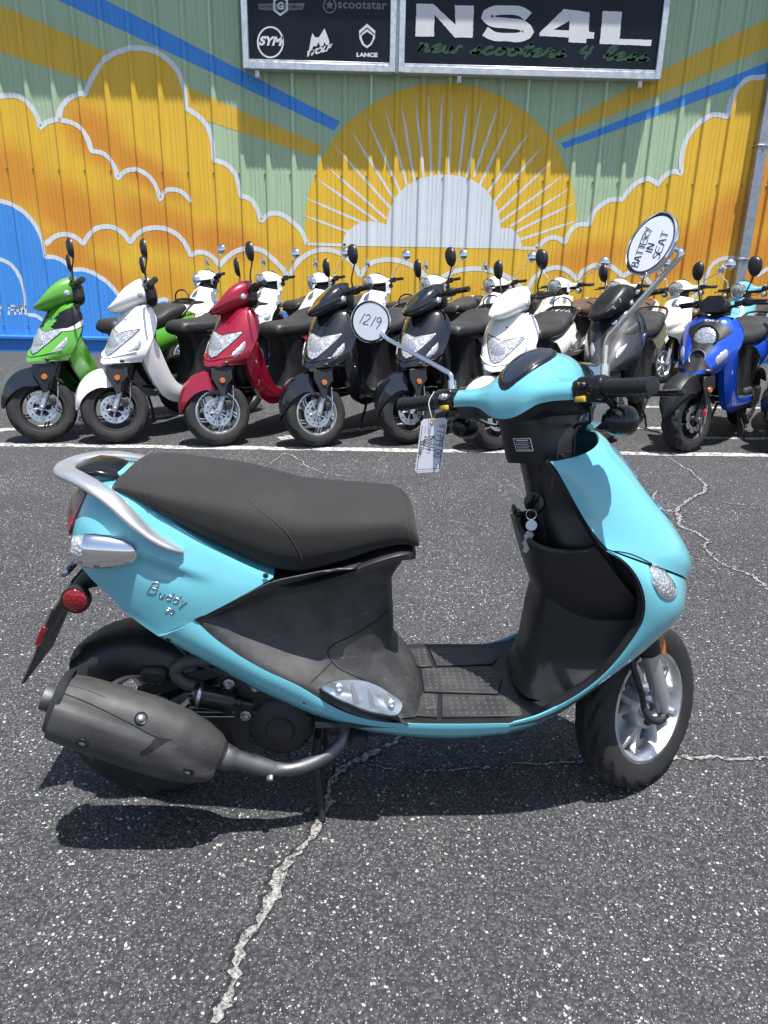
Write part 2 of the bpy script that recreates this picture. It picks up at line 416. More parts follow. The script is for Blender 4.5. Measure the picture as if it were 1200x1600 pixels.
crack([(332, 1600), (345, 1565), (372, 1520), (378, 1480), (405, 1440), (432, 1395), (452, 1352), (470, 1325), (492, 1290), (505, 1255), (515, 1225), (540, 1200), (580, 1180), (615, 1160), (655, 1128), (690, 1100)], (.026, .024, .027, .021, .02, .022, .018, .012, .009))
crack([(560, 1190), (640, 1208), (720, 1205), (800, 1198), (900, 1192), (1010, 1192), (1060, 1188), (1110, 1184), (1150, 1186), (1185, 1180), (1230, 1184)], (.005, .006, .007, .006, .012, .016, .014, .01))
crack([(1036, 712), (1060, 725), (1080, 738), (1095, 750), (1104, 765), (1088, 775), (1066, 788), (1055, 803)], (.014, .016, .02, .02, .022))
crack([(1018, 785), (1030, 795), (1055, 803), (1064, 822), (1092, 835), (1106, 845), (1100, 856), (1118, 872), (1130, 883), (1168, 898), (1200, 918), (1240, 935)], (.03, .03, .026, .02, .018, .02, .016))
crack([(1018, 785), (1022, 772), (1028, 768)], .018); crack([(1028, 768), (1060, 774), (1085, 775)], .006); crack([(1030, 793), (1058, 791)], .006)
crack([(1130, 785), (1150, 788), (1185, 789)], .01); crack([(1062, 802), (1090, 803), (1105, 800)], .007)
crack([(400, 735), (425, 724), (448, 710), (462, 716), (480, 728), (500, 738), (548, 746)], (.01, .013, .016, .012, .01))
crack([(1210, 930), (1190, 915)], .012)

# ------------------------------------------------------------------ painted metal building wall
PITCHR = .3048; RIBX0 = on_wall(37, 95, WALLY)[0]
def rib_profile(x0, x1):
    """corrugated sheet: trapezoid ribs every foot, two low stiffeners between; returns (x, out)"""
    pts = [(x0, 0.0)]
    k0 = int(math.floor((x0-RIBX0)/PITCHR))-1; k1 = int(math.ceil((x1-RIBX0)/PITCHR))+1
    for k in range(k0, k1+1):
        c = RIBX0+k*PITCHR
        pts += [(c-.046, 0), (c-.040, .004), (c-.023, .029), (c-.016, .033), (c+.016, .033), (c+.023, .029), (c+.040, .004), (c+.046, 0)]
        for q in (.102, .152, .202): pts += [(c+q-.012, 0), (c+q-.006, .0045), (c+q+.006, .0045), (c+q+.012, 0)]
    pts = sorted(p for p in pts if x0 <= p[0] <= x1)
    if pts[0][0] > x0+1e-6: pts.insert(0, (x0, 0.0))
    if pts[-1][0] < x1-1e-6: pts.append((x1, 0.0))
    return pts
PROF = rib_profile(-14.0, 14.0); PX = np.array([p[0] for p in PROF]); PO = np.array([p[1] for p in PROF])
def m_wall(name, col, kind=None):
    t = NT(name); t.set(Roughness=.5, Specular_IOR_Level=.4); co = t.coord()
    mp = t.n('Mapping'); mp.inputs['Scale'].default_value = (9, 1, .35); t.l(co, mp.inputs[0])
    st = t.noise(3, 5, .65, mp.outputs[0]); sp = t.noise(1.3, 5, .7, co)
    c = t.mix(t.ramp(sp, [(.35, (0, 0, 0)), (.75, (.5,)*3)]), (*col, 1), (*[x*.80 for x in col], 1))
    if kind == 'cloud':                                   # airbrushed orange shading in the paint of the clouds
        sx = t.n('SeparateXYZ'); t.l(co, sx.inputs[0]); tot = None
        for (cx, cz, a, b, rx, rz, am) in CLOUDSHADE:
            dx = t.math('SUBTRACT', sx.outputs[0], cx); dz = t.math('SUBTRACT', sx.outputs[2], cz)
            u = t.math('DIVIDE', t.math('ADD', t.math('MULTIPLY', dx, a), t.math('MULTIPLY', dz, b)), rx)
            v = t.math('DIVIDE', t.math('SUBTRACT', t.math('MULTIPLY', dz, a), t.math('MULTIPLY', dx, b)), rz)
            d = t.math('SQRT', t.math('ADD', t.math('MULTIPLY', u, u), t.math('MULTIPLY', v, v)))
            k = t.n('MapRange', interpolation_type='SMOOTHSTEP'); k.inputs[1].default_value = 1.0; k.inputs[2].default_value = .25; k.inputs[3].default_value = 0; k.inputs[4].default_value = am; t.l(d, k.inputs[0])
            tot = k.outputs[0] if tot is None else t.math('MAXIMUM', tot, k.outputs[0])
        c = t.mix(tot, c, (.66, .255, .030, 1))
    c = t.mix(t.ramp(st, [(.42, (0, 0, 0)), (.75, (.38,)*3)]), c, (*[x*.6+.01 for x in col], 1))
    ch = t.ramp(t.noise(60, 4, .7, co), [(.70, (0, 0, 0)), (.74, (.5,)*3)]); c = t.mix(ch, c, (*[min(1, x*1.1+.08) for x in col], 1))
    t.color(c)
    dn = t.n('Bump'); dn.inputs['Strength'].default_value = .22; dn.inputs['Distance'].default_value = .012; t.l(t.noise(2.6, 3, .55, co), dn.inputs['Height'])
    d2 = t.n('Bump'); d2.inputs['Strength'].default_value = .12; d2.inputs['Distance'].default_value = .002; t.l(t.noise(120, 4, .6, co), d2.inputs['Height'])
    t.l(dn.outputs[0], d2.inputs['Normal']); t.l(d2.outputs[0], t.b.inputs['Normal']); return t.m
def wp(px, py): p = on_wall(px, py, WALLY-.01); return (float(p[0]), float(p[2]))
def blob(px, py, ang, lx, lz, am=1.0):
    x, z = wp(px, py); a = R(ang); return (x, z, math.cos(a), math.sin(a), lx*.95, lz*.95, am*.97)
CLOUDSHADE = [blob(150, 215, -42, .75, .42), blob(225, 268, -30, .95, .30), blob(20, 275, -35, .7, .55, .9), blob(110, 330, -30, .95, .50), blob(250, 352, -20, 1.1, .42), blob(350, 378, -10, .75, .33),
              blob(105, 395, -25, .55, .40), blob(165, 435, -30, .75, .34, .95), blob(255, 445, 0, .6, .4, .6), blob(925, 402, 10, .9, .32, .85), blob(1060, 400, 20, .9, .55, .95), blob(1130, 350, 50, .9, .45, .9), blob(1195, 300, 85, .95, .42, .95), blob(1190, 420, 85, .9, .7),
              blob(450, 400, 0, .5, .25, .4), blob(1010, 440, 0, .6, .35, .7), blob(760, 470, 0, 1.2, .3, .25)]
WGREEN = m_wall('mural_green', (.42, .555, .36)); WYEL = m_wall('mural_yellow', (.80, .495, .045), 'cloud'); WSUN = m_wall('mural_sun', (.80, .50, .045))
WBLUE = m_wall('mural_blue', (.065, .30, .78)); WWHT = m_wall('mural_white', (.72, .76, .80)); WYB = m_wall('mural_band_yellow', (.76, .48, .05))

wall = empty('building_wall', (0, WALLY, 0)); tag(wall, 'long corrugated metal wall painted with a sun and cloud mural', 'wall')
def sheet(name, x0, x1, z0, z1, mat, off=0.0):
    """rib-profile sheet from x0 to x1 with real thickness"""
    xs = [p for p in zip(PX, PO) if x0 < p[0] < x1]
    xs = [(x0, float(np.interp(x0, PX, PO)))]+xs+[(x1, float(np.interp(x1, PX, PO)))]
    zz = (z0, z1)
    P = [[(x, -o-off, z) for z in zz] for x, o in xs]
    return MB().shell(P, .004).build(name, mat, wall, smooth=False)
WTOP = 5.0
x = RIBX0-PITCHR*32
while x < 13.5:                                            # sheets three feet wide, lapped on a rib
    sheet('wall_sheet', x+.0015, min(x+3*PITCHR-.0015, 13.9), .12, WTOP, WGREEN); x += 3*PITCHR

def paint(mb, poly, layer):
    """lays a flat wall shape onto the rib profile: cut into upright trapezoids at every corner and fold"""
    off = .0008*layer+.0006; n = len(poly)
    xs = [p[0] for p in poly]; a, b = min(xs), max(xs)
    ev = sorted(set([round(x, 6) for x in xs]+[round(float(q), 6) for q in PX if a < q < b]))
    E = [(poly[i], poly[(i+1) % n]) for i in range(n)]
    for c0, c1 in zip(ev[:-1], ev[1:]):
        if c1-c0 < 2e-6: continue
        m = (c0+c1)/2; cut = []
        for p, q in E:
            if p[0] > q[0]: p, q = q, p
            if p[0] < m < q[0]:
                z = lambda x: p[1]+(q[1]-p[1])*(x-p[0])/(q[0]-p[0]); cut.append((z(m), z(c0), z(c1)))
        cut.sort(); o0, o1 = float(np.interp(c0+1e-7, PX, PO)), float(np.interp(c1-1e-7, PX, PO))
        for lo, hi in zip(cut[::2], cut[1::2]): mb.add([(c0, -o0-off, lo[1]), (c1, -o1-off, lo[2]), (c1, -o1-off, hi[2]), (c0, -o0-off, hi[1])], [(0, 1, 2, 3)])
    return mb
def pxs(l): return [wp(*p) for p in l]
def fill(name, pts, mat, layer, smooth=0):
    p = pxs(pts); p = [tuple(q) for q in cr(p, smooth, True)] if smooth else p
    return paint(MB(), p, layer).build(name, mat, wall, smooth=False)
def stroke_poly(P, w):
    P = np.asarray(P, float); T = np.gradient(P, axis=0); T /= np.maximum(np.linalg.norm(T, axis=1, keepdims=True), 1e-9)
    S = np.c_[-T[:, 1], T[:, 0]]; w = np.broadcast_to(w, (len(P),))[:, None]/2
    return P-S*w, P+S*w
def stroke(mb, pts, w, layer, n=None):
    C = cr(pxs(pts), n or max(3, len(pts)*4)); a, b = stroke_poly(C, w)
    for i in range(len(C)-1): paint(mb, [tuple(a[i]), tuple(a[i+1]), tuple(b[i+1]), tuple(b[i])], layer)
def scallop(segs, step=7):
    """polyline of arcs: list of arcs (each a list of px points); cusps stay sharp"""
    out = []
    for s in segs:
        c = cr(s, step*max(1, len(s)-1)); out += [tuple(p) for p in (c if not out else c[1:])]
    return out
fill('painted_blue_band', [(49, -60), (165, 0), (532, 190), (522, 204), (320, 108), (90, 0), (-37, -60)], WBLUE, 1)
fill('painted_yellow_band', [(-300, -123), (0, 8), (505, 229), (492, 245), (0, 81), (-300, -19)], WYB, 1)
fill('painted_yellow_band', [(860, 206), (1030, 112), (1197, 31), (1400, -60), (1400, -10), (1197, 75), (870, 217)], WYB, 1)
fill('painted_blue_band', [(877, 224), (1190, 101), (1400, 15), (1400, 50), (1187, 123), (882, 232)], WBLUE, 1)
sc_, sz_ = wp(689, 362); sr_ = wp(689, 130)[1]-sz_
sunp = [(sc_+sr_*1.04*math.cos(a), sz_+sr_*math.sin(a)) for a in np.linspace(0, 2*math.pi, 120, endpoint=False)]
paint(MB(), sunp, 2).build('painted_sun_disc', WSUN, wall, smooth=False)
TOPL = [[(-160, 190), (-120, 150), (-60, 142), (-20, 160), (0, 152)], [(0, 152), (10, 149), (30, 151), (48, 166), (58, 183), (62, 200)], [(62, 200), (75, 190), (92, 187)], [(92, 187), (96, 168), (105, 156), (120, 148), (133, 147)], [(133, 147), (141, 127), (155, 104), (175, 85), (197, 77), (220, 75), (245, 82), (265, 96), (280, 116), (288, 140), (292, 170)],
        [(292, 170), (308, 180), (322, 195), (331, 218), (334, 250)], [(334, 250), (352, 256), (366, 270), (373, 290), (376, 306)], [(376, 306), (391, 311), (401, 325), (408, 346)], [(408, 346), (422, 334), (440, 335), (456, 346), (470, 360), (480, 381)]]
TOPR = [[(838, 388), (848, 378), (862, 371), (874, 373), (882, 379)], [(882, 379), (890, 362), (904, 351), (920, 351)], [(920, 351), (926, 334), (940, 320), (955, 312), (972, 312)], [(972, 312), (985, 295), (1000, 283), (1015, 280), (1028, 288)], [(1028, 288), (1040, 274), (1052, 268), (1065, 271)], [(1065, 271), (1065, 245), (1075, 214), (1095, 190), (1115, 179), (1137, 182)], [(1137, 182), (1143, 155), (1155, 135), (1172, 122), (1187, 121)], [(1187, 121), (1230, 118), (1280, 150), (1300, 190)], [(1300, 190), (1340, 170), (1420, 180)]]
tl, tr_ = scallop(TOPL), scallop(TOPR)
fill('painted_cloud_bank', tl+[(535, 383), (815, 388)]+tr_+[(1420, 620), (-160, 620)], WYEL, 3)
o = MB()
for segs in (tl, [(480, 381), (510, 382), (540, 383)], [(812, 388), (826, 388), (840, 388)], tr_): stroke(o, segs, .055 if len(segs) > 5 else .035, 5, len(segs))
L2 = scallop([[(92, 187), (113, 192), (130, 204), (138, 219), (143, 236)], [(143, 236), (160, 239), (172, 249), (180, 262), (184, 279)], [(184, 279), (195, 268), (213, 265), (232, 275), (243, 290), (250, 312)], [(250, 312), (262, 297), (280, 298), (300, 316)]])
L3 = scallop([[(72, 382), (85, 370), (102, 366), (117, 370), (130, 381)], [(130, 381), (140, 366), (156, 355), (175, 355), (190, 362), (203, 379)], [(203, 379), (215, 365), (232, 357), (250, 356), (270, 362), (286, 376), (298, 399)], [(298, 399), (310, 394), (325, 397), (335, 405), (343, 416)], [(343, 416), (355, 402), (370, 392), (388, 388), (408, 391), (430, 408), (452, 433)], [(452, 433), (464, 411), (485, 395), (507, 390), (532, 396), (550, 410), (563, 431)], [(563, 431), (577, 413), (600, 406), (625, 408), (652, 420), (676, 445)], [(676, 445), (700, 428), (735, 420), (775, 425), (805, 440), (822, 458)], [(822, 458), (835, 434), (853, 422), (870, 418), (887, 423), (902, 437)], [(902, 437), (912, 423), (927, 415), (943, 413), (960, 420), (974, 432)], [(974, 432), (985, 425), (998, 427), (1014, 440), (1022, 452)]])
L4 = scallop([[(1080, 470), (1098, 442), (1110, 417), (1127, 405), (1150, 404), (1170, 413), (1184, 430)], [(1184, 430), (1210, 415), (1260, 420)]])
for segs, w in ((L2, .05), (L3, .055), (L4, .05)): stroke(o, segs, w, 5, len(segs))
bl = scallop([[(-150, 330), (-80, 308), (0, 314), (22, 321), (40, 334), (55, 352), (65, 373), (71, 401)], [(71, 401), (85, 402), (100, 409), (113, 422)], [(113, 422), (126, 421), (142, 425), (160, 435), (178, 452), (192, 472)], [(192, 472), (215, 478), (241, 472), (259, 468), (272, 478), (300, 474), (350, 470), (420, 480), (470, 496)]])
stroke(o, bl[:max(i for i, p in enumerate(bl) if p[0] < 270)], .05, 5)
ib = scallop([[(-120, 420), (-60, 398), (0, 405), (15, 412), (30, 432), (38, 456), (41, 491)], [(41, 491), (55, 493), (70, 503)]]); stroke(o, ib, .045, 5, len(ib))
o.build('painted_cloud_outline', WWHT, wall, smooth=False)
fill('painted_blue_cloud', bl+[(560, 520), (1420, 560), (1420, 640), (-200, 640)], WBLUE, 4)
fill('painted_rising_sun', scallop([[(535, 384), (540, 366), (555, 352), (575, 346), (592, 347), (604, 351)], [(604, 351), (609, 327), (623, 302), (646, 284), (672, 275), (698, 273), (725, 277), (752, 290), (770, 312), (780, 338), (783, 357)], [(783, 357), (800, 358), (811, 371), (816, 389)]]), WWHT, 5)
tips = [(910, 342), (902, 315), (894, 292), (886, 270), (869, 246), (850, 226), (833, 197), (803, 177), (781, 159), (754, 152), (731, 151), (707, 145), (691, 140), (669, 142), (649, 152), (626, 156), (600, 165), (570, 177), (546, 200), (521, 226), (504, 254), (489, 275), (472, 307), (471, 335)]
base = [(814, 374), (806, 362), (797, 354), (782, 347), (777, 334), (771, 316), (762, 301), (750, 289), (740, 277), (729, 277), (717, 275), (701, 273), (686, 273), (674, 275), (662, 277), (648, 285), (637, 292), (626, 302), (617, 313), (610, 325), (604, 342), (590, 346), (567, 348), (543, 362)]
o = MB()
for a, b in zip(tips, base):
    A, B = np.array(wp(*a)), np.array(wp(*b)); d = nrm(B-A); s = np.array([-d[1], d[0]])
    paint(o, [tuple(A), tuple(A+(B-A)*.35-s*.014), tuple(B-s*.015), tuple(B+s*.015), tuple(A+(B-A)*.35+s*.014)], 3)
o.build('painted_sun_rays', WWHT, wall, smooth=False)
# stencilled letters low on the wall
def letters(mb, word, px0, py0, w, h, gap, lw, layer):
    F = {'M': [[(0, 0), (0, 1), (.5, .45), (1, 1), (1, 0)]], 'Y': [[(0, 1), (.5, .5), (1, 1)], [(.5, .5), (.5, 0)]], 'F': [[(0, 0), (0, 1), (1, 1)], [(0, .52), (.75, .52)]], 'A': [[(0, 0), (0, .75), (.3, 1), (.7, 1), (1, .75), (1, 0)], [(0, .42), (1, .42)]], '5': [[(1, 1), (0, 1), (0, .55), (.8, .55), (1, .35), (.8, 0), (0, 0)]], 'E': [[(1, 1), (0, 1), (0, 0), (1, 0)], [(0, .5), (.8, .5)]]}
    x = px0
    for c in word:
        for st in F.get(c, []):
            P = [np.array(wp(x+a*w, py0-b*h)) for a, b in st]
            for p, q in zip(P[:-1], P[1:]):
                d = nrm(q-p); s = np.array([-d[1], d[0]])*lw/2; e = d*lw/2
                paint(mb, [tuple(p-s-e), tuple(q-s+e), tuple(q+s+e), tuple(p+s-e)], layer)
        x += w+gap
o = MB(); letters(o, 'MY FAM', -14, 491, 7.2, 13, 2.2, .022, 6); letters(o, '5', 699, 467, 7, 9, 2, .02, 6)
o.build('painted_words', WWHT, wall, smooth=False)
# screws along the girt line, base flashing, corner trim, downspout
scr = MB(); SCREWM = m_flat('screw_head', (.30, .26, .10), .4)
for k in range(-12, 44):
    xx = RIBX0+k*PITCHR-.045; scr.lathe([(.0, .012), (.005, .011), (.006, .004), (.011, .003), (.011, -.004)], (xx, -.0055, 2.145), (0, -1, 0), 8)
    scr.lathe([(.0, .012), (.005, .011), (.006, .004), (.011, .003), (.011, -.004)], (xx, -.0055, .33), (0, -1, 0), 8)
tag(scr.build('screw_row', SCREWM, wall), kind='stuff')
FLASH = m_wall('flashing_blue', (.030, .19, .56))
MB().prism([(0.0, 0.0), (-.055, 0.0), (-.055, .15), (-.085, .165), (-.085, .195), (-.036, .205), (0.0, .205)], (-14, -.002, 0), (0, 1, 0), (0, 0, 1), 28).build('base_flashing', FLASH, wall, smooth=False)
GALV = m_metal('galvanised_steel', (.42, .45, .50), .5, .2, .5)
dsx = on_wall(1160, 330, WALLY)[0]
ds = empty('downspout', (dsx+.05, WALLY-.10, 0)); tag(ds, 'square grey galvanised downspout running down the wall at the right', 'downspout')
MB().prism([(-.06, -.05), (-.02, -.05), (-.012, -.043), (.012, -.043), (.02, -.05), (.06, -.05), (.06, .05), (-.06, .05)], (0, 0, .1), (1, 0, 0), (0, 1, 0), 4.85, .006).build('pipe', GALV, ds, 30)
for z in (.55, 1.30, 2.57, 3.9): MB().box((0, -.002, z), (.15, .112, .022), bev=.003).build('strap', GALV, ds)
# eave above the photograph's upper edge: its gutter shades the top of the wall
eave = empty('roof_eave', (0, WALLY, WTOP)); tag(eave, 'metal roof eave with gutter above the painted wall', 'roof')
OV = .40; EZ = 3.12+OV/ (-SUN[1]/SUN[2]) - WTOP
MB().box((0, -OV/2+.1, EZ+.06), (28, OV+.2, .10), bev=.01).build('soffit', GALV, eave)
MB().prism([(-.01, .0), (.06, .0), (.06, .16), (.05, .16), (.05, .012), (-.01, .012)], (-14, -OV-.04, EZ+.0), (0, 1, 0), (0, 0, 1), 28).build('gutter', GALV, eave)
MB().box((0, .05, EZ/2+.0), (28, .1, max(.05, EZ)), bev=.004).build('fascia', FLASH, eave)
# ------------------------------------------------------------------ sign board on the wall
SGD = .178; SGY = WALLY-SGD
def sp(px, py): p = on_wall(px, py, SGY); return (float(p[0]), float(p[2]))
SGB = 3.205; SGT = 4.42
sx0, sx1, sxm = sp(380, 108)[0], sp(1031, 126)[0], sp(621, 60)[0]
sign = empty('sign_board', (0, SGY, 0)); tag(sign, 'black two-panel shop sign in an aluminium frame high on the mural wall', 'sign')
ALUF = m_metal('sign_aluminium', (.66, .68, .70), .42, .15, .35)
def m_signface():
    t = NT('sign_black'); t.set(Roughness=.16, Specular_IOR_Level=.25); co = t.coord(); t.color(t.ramp(t.noise(2.5, 4, .6, co), [(.3, (.005, .006, .010)), (.7, (.012, .014, .021))]))
    t.bump(t.noise(1.6, 2, .5, co), .25, .02); return t.m
SFACE = m_signface()
MB().box(((sx0+sx1)/2, SGD/2, (SGB+SGT)/2), (sx1-sx0-.01, SGD-.03, SGT-SGB-.01), bev=.004).build('cabinet', ALUF, sign)
FW = .075
for a, b in ((sx0, sxm-.012), (sxm+.012, sx1)):
    fr = MB().box(((a+b)/2, -.01, SGB+FW/2), (b-a, .05, FW), bev=.006).build('frame_rail', ALUF, sign)
    MB().box(((a+b)/2, -.01, SGT-FW/2), (b-a, .05, FW), bev=.006).build('frame_rail', ALUF, sign)
    for e in (a+FW/2, b-FW/2): MB().box((e, -.012, (SGB+SGT)/2), (FW-.004, .05, SGT-SGB-.004), bev=.006).build('frame_rail', ALUF, sign)
    MB().box(((a+b)/2, -.008, SGB+FW+.012), (b-a-2*FW, .03, .022), bev=.003).build('frame_lip', ALUF, sign)
    MB().box(((a+b)/2, .012, (SGB+SGT)/2), (b-a-2*FW+.02, .02, SGT-SGB-2*FW+.02)).build('face_panel', SFACE, sign, smooth=False)
for px in (402, 718, 1002):
    x = sp(px, 118)[0]; MB().box((x, .02, SGB-.04), (.05, .03, .08), bev=.004).box((x, .003, SGB-.05), (.02, .012, .03), bev=.003).build('bracket', ALUF, sign)

def m_print(name, col, wear=.7):
    t = NT(name); t.set(Roughness=.4); co = t.coord()
    n = t.noise(30, 6, .8, co); k = t.ramp(n, [(wear-.04, (0, 0, 0)), (wear, (1, 1, 1))])
    t.color(t.mix(k, t.mix(t.noise(5, 4, .6, co), (*col, 1), (*[x*.8 for x in col], 1)), (.015, .017, .022, 1))); return t.m
LETW = m_print('sign_letter_white', (.70, .71, .72), .66); LOGOW = m_print('logo_white', (.68, .69, .70), .95); LOGOG = m_print('logo_grey', (.17, .17, .18), .95); SCRG = m_print('sign_script_green', (.021, .078, .034), .9)
FZ = -.0005                                       # just proud of the face panel
def flat(loops, name, mat, parent=sign, z=FZ):
    """flat print: outer loop and holes in photo pixels"""
    from mathutils.geometry import tessellate_polygon
    L = [[sp(*p) for p in lp] for lp in loops]
    tri = tessellate_polygon([[Vector((*p, 0)) for p in lp] for lp in L]); pts = [p for lp in L for p in lp]
    return MB().add([(p[0], z, p[1]) for p in pts], [tuple(t) for t in tri]).build(name, mat, parent, smooth=False)
def Z4(l): return [(620+a/2.727, b/2.727) for a, b in l]
def rough_edge(l, amp=.35, step=3.0):
    out = []
    for (a, b) in zip(l, l[1:]+l[:1]):
        d = math.dist(a, b); k = max(1, int(d/step))
        for i in range(k):
            f = i/k; out.append((a[0]+(b[0]-a[0])*f+random.uniform(-amp, amp)*(i > 0), a[1]+(b[1]-a[1])*f+random.uniform(-amp, amp)*(i > 0)))
    return out
flat([rough_edge(Z4([(84, 16), (155, 17), (250, 105), (247, 22), (329, 25), (323, 161), (247, 160), (161, 62), (158, 156), (79, 155)]))], 'letter_n', LETW)
C = cr([(560, 72), (535, 52), (470, 43), (405, 50), (380, 68), (402, 88), (470, 99), (540, 112), (562, 135), (535, 155), (470, 158), (408, 152), (376, 133)], 40)
a, b = stroke_poly(C*np.array([1, 1.0]), np.interp(np.linspace(0, 1, 40), [0, .15, .35, .5, .68, .85, 1], [46, 38, 46, 44, 46, 34, 44]))
flat([rough_edge(Z4([tuple(p) for p in a]+[tuple(p) for p in b[::-1]]), .2)], 'letter_s', LETW)
flat([rough_edge(Z4([(712, 38), (821, 53), (818, 135), (842, 138), (840, 165), (808, 164), (806, 184), (732, 180), (733, 160), (608, 153), (608, 141)]))[::-1], Z4([(737, 88), (734, 130), (668, 127)])], 'digit_four', LETW)
flat([rough_edge(Z4([(878, 47), (960, 50), (949, 166), (1087, 170), (1083, 196), (864, 187)]))], 'letter_l', LETW)
# handwriting: words as strokes; each glyph in a unit box, advance last
GL = {
 'n': ([[(0, .5), (.1, .55), (.1, 0), (.14, .35), (.3, .52), (.4, .4), (.4, .06), (.5, 0), (.6, .12)]], .6), 'e': ([[(0, .12), (.3, .3), (.42, .42), (.3, .54), (.12, .4), (.1, .12), (.25, 0), (.45, .06), (.6, .2)]], .58),
 'w': ([[(0, .5), (.08, .1), (.2, 0), (.34, .3), (.38, .5), (.38, .08), (.55, .02), (.7, .5), (.82, .46)]], .8), 's': ([[(0, .05), (.25, .45), (.3, .56), (.28, .4), (.4, .18), (.28, .0), (.1, .04), (.3, .06), (.55, .2)]], .55),
 'c': ([[(.4, .46), (.28, .54), (.1, .36), (.1, .1), (.28, 0), (.55, .18)]], .55), 'o': ([[(.3, .52), (.1, .36), (.12, .06), (.3, .0), (.46, .2), (.4, .46), (.26, .52), (.4, .42), (.6, .46)]], .6),
 't': ([[(.0, .1), (.3, .95), (.2, .2), (.3, 0), (.55, .16)], [(.05, .62), (.5, .68)]], .5), 'r': ([[(0, .1), (.2, .6), (.24, .46), (.4, .46), (.36, .1), (.45, 0), (.58, .14)]], .55),
 'l': ([[(0, .1), (.3, .7), (.34, .95), (.2, .95), (.16, .2), (.28, 0), (.5, .15)]], .48), '4': ([[(.2, .95), (.08, .42), (.55, .46)], [(.48, .95), (.42, -.05)]], .75), ' ': ([], .5),
 '1': ([[(.3, .95), (.1, 0)]], .4), '2': ([[(.05, .75), (.25, .95), (.45, .78), (.3, .4), (0, .03), (.5, .06)]], .65), '9': ([[(.45, .75), (.25, .95), (.05, .75), (.2, .5), (.45, .72), (.38, .3), (.25, -.1)]], .62), '7': ([[(0, .93), (.5, .95), (.2, 0)], [(.1, .5), (.45, .5)]], .62),
 '0': ([[(.25, .95), (.05, .6), (.08, .15), (.28, 0), (.46, .3), (.42, .8), (.22, .95)]], .62), '.': ([[(.1, .04), (.16, 0)]], .3), 'B': ([[(.05, 0), (.12, .95)], [(.02, .9), (.4, .98), (.5, .74), (.14, .52), (.5, .45), (.5, .12), (.0, .02)]], .68),
 'u': ([[(.04, .54), (.05, .16), (.2, 0), (.38, .16), (.40, .54)], [(.40, .54), (.41, 0)]], .6), 'd': ([[(.40, .46), (.2, .55), (.03, .28), (.16, 0), (.40, .14)], [(.42, 1.0), (.41, 0)]], .6), 'y': ([[(.04, .54), (.22, .06)], [(.44, .54), (.10, -.38)]], .56),
 'a': ([[(.42, .44), (.22, .52), (.06, .26), (.18, 0), (.4, .2), (.44, .5), (.42, .08), (.56, .04)]], .58), 'A': ([[(0, 0), (.28, .95), (.5, 0)], [(.1, .36), (.44, .4)]], .62), 'T': ([[(0, .92), (.55, .96)], [(.3, .94), (.24, 0)]], .6), 'E': ([[(.5, .95), (.08, .92), (.05, .02), (.48, .04)], [(.06, .5), (.4, .52)]], .6), 'R': ([[(.05, 0), (.1, .95), (.42, .9), (.42, .6), (.1, .5), (.48, 0)]], .62), 'Y': ([[(0, .95), (.25, .5)], [(.52, .98), (.12, -.1)]], .62), 'I': ([[(.15, .95), (.1, 0)]], .32), 'N': ([[(.02, 0), (.08, .95), (.42, .05), (.5, .98)]], .66), 'S': ([[(.46, .85), (.25, .97), (.06, .76), (.4, .42), (.38, .1), (.15, 0), (0, .12)]], .6), 'D': ([[(.05, 0), (.1, .95), (.45, .7), (.42, .2), (.03, .02)]], .6), '5': ([[(.5, .95), (.12, .92), (.1, .55), (.4, .55), (.42, .15), (.2, 0), (.02, .1)]], .62), '$': ([[(.46, .8), (.25, .9), (.06, .7), (.42, .35), (.3, .08), (.02, .18)], [(.26, 1.05), (.24, -.1)]], .6), '-': ([[(0, .4), (.4, .42)]], .5)}
def strokes(word, slant=0.0, seg=5):
    """list of smooth polylines and the total advance"""
    out = []; x = 0.0
    for c in word:
        st, adv = GL[c]
        for s in st: out.append([(x+p[0]+slant*p[1], p[1]) for p in (cr(s, seg*len(s)) if len(s) > 2 else s)])
        x += adv
    return out, x
def write(word, o, ux, uy, nv, w, slant=0.0, lift=.0004, fit=None):
    """pen strokes as thin ribbons on a plane: o origin, ux/uy unit-box axes (scaled), nv normal"""
    m = MB(); st, adv = strokes(word, slant); k = fit/adv if fit else 1.0
    ux, uy, o, nv = np.asarray(ux, float)*k, np.asarray(uy, float), np.asarray(o, float), nrm(nv)
    for i, s in enumerate(st):
        P = np.array([o+ux*a+uy*b for a, b in s]); m.ribbon(P, w, nv, lift+.00004*i)
    return m
def sgo(px, py): p = sp(px, py); return np.array([p[0], FZ, p[1]])
o0, o1, o2 = sgo(650, 80), sgo(1012, 96), sgo(650, 58)
_st, _tot = strokes('new scooters 4 less', .35); _x = 0.0; _ul = np.linalg.norm(o1-o0)
for _w in ('new', 'scooters', '4', 'less'):
    _a = strokes(_w)[1]; write(_w, o0+nrm(o1-o0)*_ul*_x/_tot, nrm(o1-o0), o2-o0, (0, -1, 0), .030, .35, 0, _ul*_a/_tot).build('script_word', SCRG, sign, smooth=False); _x += _a+GL[' '][1]

